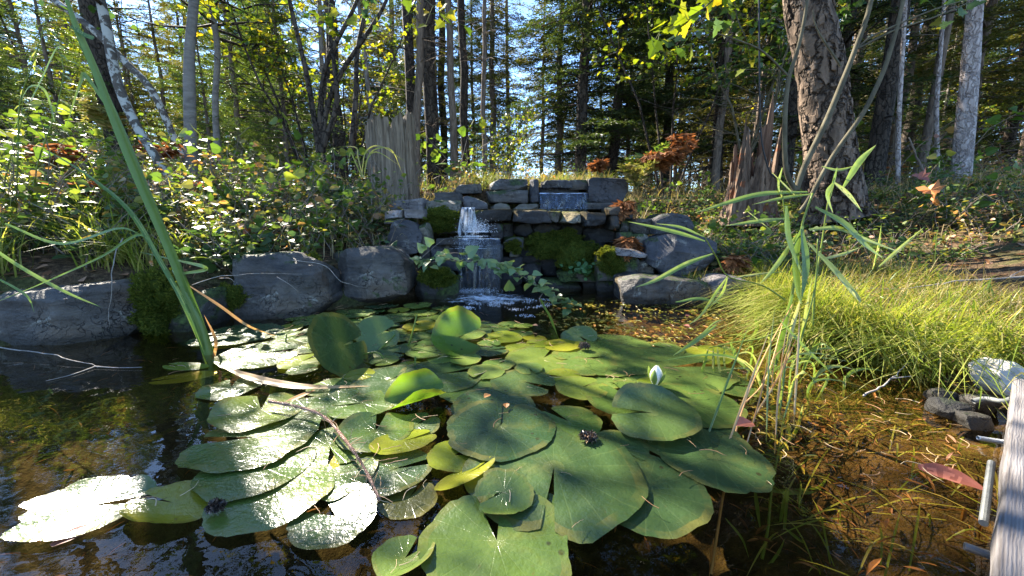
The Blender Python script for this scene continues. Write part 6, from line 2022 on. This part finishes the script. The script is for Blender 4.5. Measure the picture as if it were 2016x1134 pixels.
Yb = base[1]
cleaf('leaf', [base - [0, 0, .05], at_y(385, 620, Yb), at_y(330, 480, Yb - .02), at_y(265, 330, Yb - .05), at_y(190, 140, Yb - .08), at_y(140, 20, Yb - .10), at_y(100, -120, Yb - .1)], .030, CAT, .45, t, fold=.6, tip=True)
cleaf('leaf', [base + [.006, .01, -.05], at_y(395, 630, Yb + .02), at_y(350, 520, Yb + .02), at_y(300, 400, Yb + .02), at_y(225, 220, Yb + .02), at_y(150, 60, Yb + .02), at_y(120, -60, Yb)], .027, CAT, .15, t, fold=.5)
cleaf('leaf', [base + [-.012, -.005, -.05], at_y(375, 620, Yb - .03), at_y(320, 520, Yb - .03), at_y(260, 420, Yb - .02), at_y(180, 350, Yb), at_y(75, 285, Yb + .03)], .018, CAT, .8, t, fold=.5)
cleaf('leaf', [base + [-.016, .005, -.05], at_y(360, 600, Yb - .02), at_y(310, 500, Yb - .03), at_y(275, 462, Yb - .03), at_y(200, 505, Yb - .05), at_y(90, 555, Yb - .06), at_y(-20, 600, Yb - .06)], .011, CAT, .5, t, fold=.3)
cleaf('leaf', [at_y(345, 540, Yb), at_y(402, 532, Yb - .02), at_y(398, 524, Yb - .03), at_y(360, 515, Yb), at_y(270, 495, Yb + .04)], .014, CAT, .6, t, fold=.1)
cleaf('leaf', [at_y(140, 52, Yb - .1), at_y(165, 68, Yb - .1), at_y(185, 76, Yb - .1)], .014, CAT, .9, t, tip=False)
cleaf('leaf', [at_y(205, 200, Yb), at_y(170, 150, Yb), at_y(160, 160, Yb), at_y(130, 250, Yb)], .014, CAT, .7, t)
part('stem', tube(MB(), curve([base - [0, 0, .06], at_y(398, 650, Yb), at_y(372, 590, Yb), at_y(345, 530, Yb)], 14), np.linspace(.015, .010, 14), 10), CAT, t, smooth=True)
cleaf('sheath', [base + [.014, -.012, -.02], at_y(425, 670, Yb - .02), at_y(402, 620, Yb - .02)], .012, DRY_REED, .8, t, basew=.9)

# long grass leaves reaching in at the left edge
for j, (lab, pts, w) in enumerate((('long green leaf dipping in from the left edge over the first boulder', [(-40, 470), (40, 525), (130, 575), (200, 605)], .014),
                                   ('bright long leaf above the first boulder', [(10, 440), (120, 480), (230, 450), (275, 460)], .012),
                                   ('pale green leaf at the left edge pointing down', [(-20, 540), (50, 580), (68, 615)], .010),
                                   ('upright thin leaf at the upper left', [(60, 200), (85, 150), (112, 95), (130, 100)], .010),
                                   ('yellow-green leaf below the upper left corner', [(108, 240), (90, 180), (60, 170), (40, 200)], .010))):
    mb = MB(); blade(mb, curve([at_y(x, y, 1.35 + .04 * j) for x, y in pts], 18), w, (0, -1, .5), .2, .55)
    single('grass_leaf', mb, CAT, lab, 'leaf', 'long leaves at the left edge', smooth=True)

# a pale leggy weed at the upper left
_rs = np.random.RandomState(6)
p0 = at_y(30, 380, 2.0)
t = thing('leggy_weed', 'leggy weed with narrow pale leaves at the upper left', 'plant', p0)
for pts in ([(30, 420), (36, 300), (40, 200), (70, 110), (95, 30)], [(60, 420), (75, 320), (110, 220), (125, 130), (95, 60)], [(0, 420), (15, 330), (40, 250), (45, 190)]):
    P = curve([at_y(x, y, 2.0) for x, y in pts], 24)
    part('stem', tube(MB(), P, np.linspace(.004, .0015, 24), 5), STALK, t, smooth=True)
    for i in range(5, 24, 1):
        d = nrm(np.array([_rs.choice([-1, 1]) * 1.0, _rs.normal() * .5, _rs.normal() * .3]))
        k = np.linspace(0, 1, 6)[:, None]; L = _rs.uniform(.05, .10)
        mb = MB(); blade(mb, P[i] + d * L * k + np.array([0, 0, -.35 * L]) * k ** 2, .013, (0, -.4, 1), .2, _rs.uniform(.5, 1))
        part('leaf', mb, REED, t)

# ------------------------------------------------------------------ reeds at the right shore, leaf by leaf
def reed(label, stem, Ys, w, leaves, mat=REED, smat=None, group='reeds at the right shore'):
    P = curve([at_y(x, y, Y) for (x, y), Y in zip(stem, Ys)], 26)
    t = thing('reed', label, 'reed', P[0], group)
    part('stem', tube(MB(), P, np.linspace(w, w * .5, 26), 6), smat or STALK, t, smooth=True)
    for pts, Y, lw, rnd in leaves:
        Yl = Y if isinstance(Y, (list, tuple)) else [Y] * len(pts)
        mb = MB(); blade(mb, curve([at_y(x, y, q) for (x, y), q in zip(pts, Yl)], 18), lw, (.2, -1, .6), .22, rnd, base=.35)
        part('leaf', mb, mat, t, smooth=True)
    return t


reed('tall reed with broad drooping leaves in the middle of the right shore', [(1505, 770), (1530, 690), (1555, 600), (1572, 500), (1580, 440), (1600, 380)], [1.2, 1.22, 1.25, 1.28, 1.3, 1.3], .006, [
    ([(1580, 445), (1565, 500), (1570, 570), (1578, 600)], [1.28, 1.26, 1.22, 1.2], .032, .2), ([(1578, 450), (1585, 520), (1578, 590)], [1.28, 1.24, 1.2], .034, .1),
    ([(1548, 405), (1552, 470), (1580, 545)], [1.3, 1.26, 1.22], .026, .3), ([(1590, 478), (1640, 530), (1690, 590), (1665, 560)], [1.3, 1.25, 1.2, 1.2], .030, .75),
    ([(1592, 452), (1650, 450), (1700, 470), (1780, 500)], [1.3, 1.3, 1.3, 1.32], .022, .5), ([(1570, 460), (1530, 520), (1495, 560)], [1.28, 1.25, 1.22], .018, .5),
    ([(1612, 512), (1660, 500), (1700, 485)], 1.28, .012, .8), ([(1560, 580), (1545, 640), (1530, 700), (1520, 760)], [1.24, 1.22, 1.2, 1.18], .022, 1.0), ([(1575, 590), (1555, 660), (1545, 740)], [1.22, 1.2, 1.18], .020, .95)])
reed('reed with a long leaf shooting up to the right', [(1600, 640), (1605, 560), (1618, 480), (1630, 400), (1642, 350)], [1.3, 1.32, 1.35, 1.36, 1.36], .004, [
    ([(1660, 368), (1690, 320), (1725, 285)], 1.36, .026, .35), ([(1642, 360), (1670, 385), (1698, 418)], 1.36, .030, .8), ([(1618, 328), (1650, 335), (1690, 325)], 1.4, .014, .5),
    ([(1640, 360), (1628, 385), (1640, 420)], 1.34, .022, .4), ([(1648, 330), (1640, 360), (1632, 400)], 1.36, .012, .3), ([(1605, 408), (1660, 440), (1700, 480), (1740, 510)], [1.34, 1.3, 1.28, 1.28], .034, .3)])
reed('reed bent left over the long slab with long narrow leaves', [(1545, 590), (1500, 562), (1435, 545), (1410, 505), (1385, 462)], [1.45, 1.45, 1.42, 1.4, 1.38], .0035, [
    ([(1388, 475), (1340, 460), (1290, 448), (1235, 436)], 1.38, .020, .3), ([(1385, 466), (1340, 448), (1290, 440)], 1.39, .014, .5), ([(1403, 500), (1350, 520), (1290, 552), (1250, 566)], 1.36, .020, .4),
    ([(1432, 545), (1410, 575), (1380, 620), (1355, 640)], 1.40, .013, .5), ([(1432, 548), (1420, 580), (1395, 605)], 1.40, .012, .4), ([(1330, 595), (1380, 588), (1428, 600)], 1.42, .014, .3),
    ([(1440, 548), (1490, 540), (1545, 535)], 1.45, .010, .8)], )
reed('reed with leaves stretched left above the flat-faced boulder', [(1590, 560), (1560, 480), (1545, 420), (1540, 375)], [1.4, 1.42, 1.42, 1.42], .0035, [
    ([(1590, 378), (1500, 382), (1430, 400), (1365, 420)], 1.42, .022, .3), ([(1600, 382), (1540, 390), (1480, 403)], 1.42, .014, .4), ([(1545, 430), (1490, 436), (1425, 445)], 1.4, .018, .4), ([(1540, 330), (1532, 365), (1542, 395)], 1.42, .012, .6),
    ([(1520, 340), (1555, 375), (1570, 390)], 1.42, .010, .7), ([(1470, 415), (1520, 455)], 1.42, .008, .8)])
reed('reed with a row of hanging finger-like leaves over the water', [(1560, 640), (1500, 665), (1440, 675), (1395, 685)], [1.15, 1.16, 1.17, 1.18], .003, [
    ([(1394, 688), (1385, 720), (1374, 760)], 1.16, .012, .9), ([(1404, 686), (1404, 720), (1406, 750)], 1.16, .012, .9), ([(1412, 684), (1415, 720), (1422, 745)], 1.16, .012, .8), ([(1426, 680), (1425, 710), (1430, 735)], 1.16, .011, .9),
    ([(1438, 676), (1450, 705), (1478, 735)], 1.15, .018, .3), ([(1410, 640), (1370, 670), (1325, 700)], 1.2, .017, .3), ([(1420, 630), (1400, 640), (1350, 690)], 1.2, .006, .5)])
reed('straight yellow-green reed at the grass edge', [(1560, 730), (1585, 640), (1605, 560), (1610, 470)], [1.15, 1.16, 1.18, 1.2], .0035, [
    ([(1570, 720), (1578, 660), (1590, 590), (1600, 540)], 1.16, .014, .7), ([(1730, 525), (1770, 490), (1822, 445)], 1.5, .016, .6), ([(1718, 530), (1730, 480), (1735, 440)], 1.5, .014, .7), ([(1535, 630), (1590, 690), (1660, 755)], 1.1, .014, .4),
    ([(1840, 520), (1842, 480), (1846, 450)], 1.6, .006, .4)])
reed('drowned reed with leaves trailing in the lower right water', [(1500, 1100), (1512, 1040), (1520, 960), (1540, 850), (1552, 780)], [.62, .66, .74, .9, 1.02], .003, [
    ([(1548, 960), (1540, 1000), (1530, 1060)], .70, .012, .3), ([(1552, 960), (1545, 1020), (1540, 1120)], .68, .010, .3), ([(1485, 960), (1490, 1000), (1498, 1050)], .68, .012, .3), ([(1508, 965), (1560, 968), (1608, 962), (1635, 930)], .74, .014, .9),
    ([(1545, 1040), (1570, 1060), (1588, 1072)], .64, .007, .4), ([(1500, 1130), (1530, 1090), (1545, 1060)], .62, .008, .3), ([(1428, 1020), (1460, 1060), (1475, 1100)], .64, .006, .4), ([(1540, 760), (1530, 820), (1515, 860)], .95, .012, .3), ([(1580, 800), (1565, 850), (1530, 890)], .9, .012, .9)])
reed('dead pale reed stalk leaning into the lower water', [(1400, 1130), (1412, 1050), (1430, 940), (1460, 810), (1510, 690), (1560, 600)], [.60, .64, .72, .86, 1.05, 1.2], .003, [([(1405, 1060), (1400, 1090), (1396, 1140)], .61, .007, .1)], DRY_REED, DRY_REED)
reed('thin dead stalk beside the dead pale reed', [(1415, 830), (1470, 790), (1510, 740), (1540, 640)], [.92, .96, 1.02, 1.15], .0025, [], DRY_REED, DRY_REED)
# loose reed blades that crowd the shore
_rs = np.random.RandomState(41)
for j in range(52):
    px, py = _rs.normal(1545, 50), _rs.uniform(640, 790)
    b = on_z(px, py)
    d = np.array([_rs.normal() * .25, _rs.normal() * .15, 1.0])
    L = _rs.uniform(.10, .32)
    k = np.linspace(0, 1, 12)[:, None]
    P = b - [0, 0, .03] + d * L * k + np.array([_rs.normal() * .5, -.2, -.55]) * L * k ** 2.5
    mb = MB(); blade(mb, P, _rs.uniform(.005, .016), (0, -1, .4), .2, _rs.uniform(.2, 1))
    single('loose_reed', mb, REED, 'single reed blade among the others rising from the shallows at the right shore', 'reed', 'loose reed blades at the right shore', smooth=True)

for j in range(12):
    x0, y0 = _rs.normal(1545, 35), _rs.uniform(600, 690)
    x1, y1 = x0 - _rs.uniform(10, 110), _rs.uniform(760, 930)
    q = on_z(x1, y1, -.02); p = at_y(x0, y0, _rs.uniform(1.1, 1.25))
    P = curve([q, q * .55 + p * .45 + [_rs.normal() * .015, 0, .02], p], 16)
    mb = MB(); blade(mb, P, _rs.uniform(.004, .009), (0, -1, .4), .2, _rs.uniform(.3, 1), base=.5)
    single('dry_reed_stalk', mb, DRY_REED if j % 3 else REED, 'thin dry reed stalk among others hanging into the water at the right shore', 'reed', 'dry stalks hanging into the water', smooth=True)

# arching grass tuft before the tall stump
p0 = at_y(715, 350, 2.9)
t = thing('grass_tuft', 'tuft of long arching grass in front of the tall pale stump', 'grass', p0)
for pts in ([(715, 350), (705, 310), (700, 290), (660, 290)], [(712, 350), (720, 300), (750, 288), (800, 320)], [(716, 350), (730, 300), (770, 295), (795, 350)], [(714, 350), (700, 320), (690, 300), (685, 330)], [(716, 350), (725, 310), (745, 300), (785, 325)]):
    mb = MB(); blade(mb, curve([at_y(x, y, 2.9) for x, y in pts], 14), .012, (0, -1, .3), .2, .6)
    part('blade', mb, GRASS, t, smooth=True)

# ------------------------------------------------------------------ the wooden beam, its fixings and the hose at the right
def mk_board():
    M = NT('weathered_board')
    v = M.coord('Object', (1, 30, 30))
    n = M.noise(v, 3.2, 6, .6, .4)
    w = M.n('ShaderNodeTexWave', bands_direction='Y'); w.inputs['Scale'].default_value = 95; w.inputs['Distortion'].default_value = 7; w.inputs['Detail'].default_value = 3; w.inputs['Detail Scale'].default_value = .6
    M.l(M.coord('Object', (.35, 1, 1)), w.inputs['Vector'])
    f = M.math('ADD', M.math('MULTIPLY', n, .88), M.math('MULTIPLY', w.outputs[1], .12))
    kn = M.n('ShaderNodeTexVoronoi'); kn.inputs['Scale'].default_value = 5.0; M.l(M.coord('Object', (1, 1.6, 1)), kn.inputs['Vector'])
    kd = M.ramp(kn.outputs['Distance'], [(.05, (1, 1, 1)), (.14, (0, 0, 0))])
    f = M.math('SUBTRACT', M.math('ADD', M.math('MULTIPLY', f, .55), M.math('MULTIPLY', M.noise(M.coord('Object', (2.5, 60, 60)), 2.2, 5, .65), .45)), M.math('MULTIPLY', kd, .18))
    f = M.math('ADD', f, M.math('MULTIPLY', M.math('SUBTRACT', M.noise(M.coord('Object'), 6, 4), .5), .35))
    col = M.ramp(f, [(.3, (.06, .05, .047)), (.5, (.15, .135, .13)), (.72, (.24, .22, .215))])
    return M.done(M.bsdf(col, .8, .25, M.bump(f, .8, .006)).outputs[0])


BOARD = mk_board()
A = on_z(1996, 742, .10); B = on_z(1952, 1160, .10)
ax = nrm((B - A) * [1, 1, 0]); sd = np.array([-ax[1], ax[0], 0])
if sd[0] < 0: sd = -sd
L = np.linalg.norm((B - A)[:2]) + .9
rs = np.random.RandomState(2)
t = thing('wooden_beam', 'weathered grey wooden beam edging the pond at the lower right', 'beam', (A[0], A[1], 0))
t.rotation_euler = (0, 0, math.atan2(ax[1], ax[0]))
s_ = 1 if np.dot(np.array([-ax[1], ax[0]]), sd[:2]) > 0 else -1
for nm, y0, y1, z0, z1 in (('plank', 0.0, .13, .055, .10), ('plank', .005, .14, .005, .052)):
    mb = MB(); nX = 40
    V = []
    for k in range(nX + 1):
        x = L * k / nX
        j = rs.normal(0, .0010, 8)
        c = .004
        V += [(x, s_ * (y0 + c + j[0]), z0), (x, s_ * (y1 + j[1]), z0), (x, s_ * (y1 + j[2]), z1 - c), (x, s_ * (y1 - c), z1 + j[3]), (x, s_ * (y0 + (y1 - y0) * .5), z1 + j[7] * .6 - .0006), (x, s_ * (y0 + c), z1 + j[4]), (x, s_ * (y0 + j[5]), z1 - c), (x, s_ * (y0 + j[6]), z0 + c)]
    i = np.arange(nX)[:, None] * 8; q = np.arange(8)[None, :]
    mb.add(V, np.stack([i + q, i + (q + 1) % 8, i + 8 + (q + 1) % 8, i + 8 + q], -1).reshape(-1, 4))
    mb.more([[0, 1, 2, 7], [2, 3, 6, 7], [3, 4, 5, 6]], 0)
    part(nm, mb, BOARD, t, smooth=False, local=True)
STEEL = NT('galvanised_steel'); _b = STEEL.bsdf((.45, .46, .48), .4, .5); _b.inputs['Metallic'].default_value = .9
STEEL = STEEL.done(_b.outputs[0])
HOSE = m_plain('grey_hose', (.10, .105, .10), (.17, .17, .16), 40, .5)


def ribbed(name, label, p, q, r, mat, cat, n=90, amp=.18):
    P = np.linspace(p, q, n); rr = r * (1 + amp * np.sign(np.sin(np.arange(n) * 2.1)))
    return single(name, tube(MB(), P, rr, 10), mat, label, cat, 'rods and hoses at the wooden beam', smooth=False)


ribbed('threaded_rod', 'upper galvanised threaded rod sticking out of the beam', on_z(1925, 862, .06), on_z(1985, 872, .055), .004, STEEL, 'rod')
ribbed('threaded_rod', 'lower galvanised threaded rod sticking out of the beam', on_z(1898, 1075, .03), on_z(1962, 1098, .03), .005, STEEL, 'rod')
ribbed('corrugated_hose', 'grey corrugated hose lying along the beam', on_z(1952, 910, .03), on_z(1936, 1030, .02), .0048, HOSE, 'hose', 130, .15)
single('bent_pipe', tube(MB(), curve([on_z(1916, 790, .05), on_z(1940, 785, .06), on_z(1975, 790, .07), on_z(2000, 782, .08)], 16), .006, 8), HOSE, 'smooth grey bent pipe beside the white stone', 'pipe', smooth=True)
for k, (px, py, w_, lab) in enumerate(((1900, 830, 60, 'dark wet stone on the shore left of the beam'), (1945, 850, 50, 'dark stone under the upper rod'), (1880, 800, 46, 'small grey stone in the shore litter'), (1960, 820, 60, 'dark stone behind the bent pipe'))):
    p = on_z(px, py)
    Yk = p[1]
    mb = stone_mesh([(px - w_ / 2, py - w_ * .55), (px + w_ / 2, py - w_ * .5), (px + w_ * .6, py), (px, py + w_ * .2), (px - w_ * .6, py)], Yk, .07, n=10, rough=.006, seed=300 + k, k=4)
    single('shore_stone', mb, ROCK if k else ROCK_WET, lab, 'stone', 'small stones on the right shore', smooth=True, sharp=35)
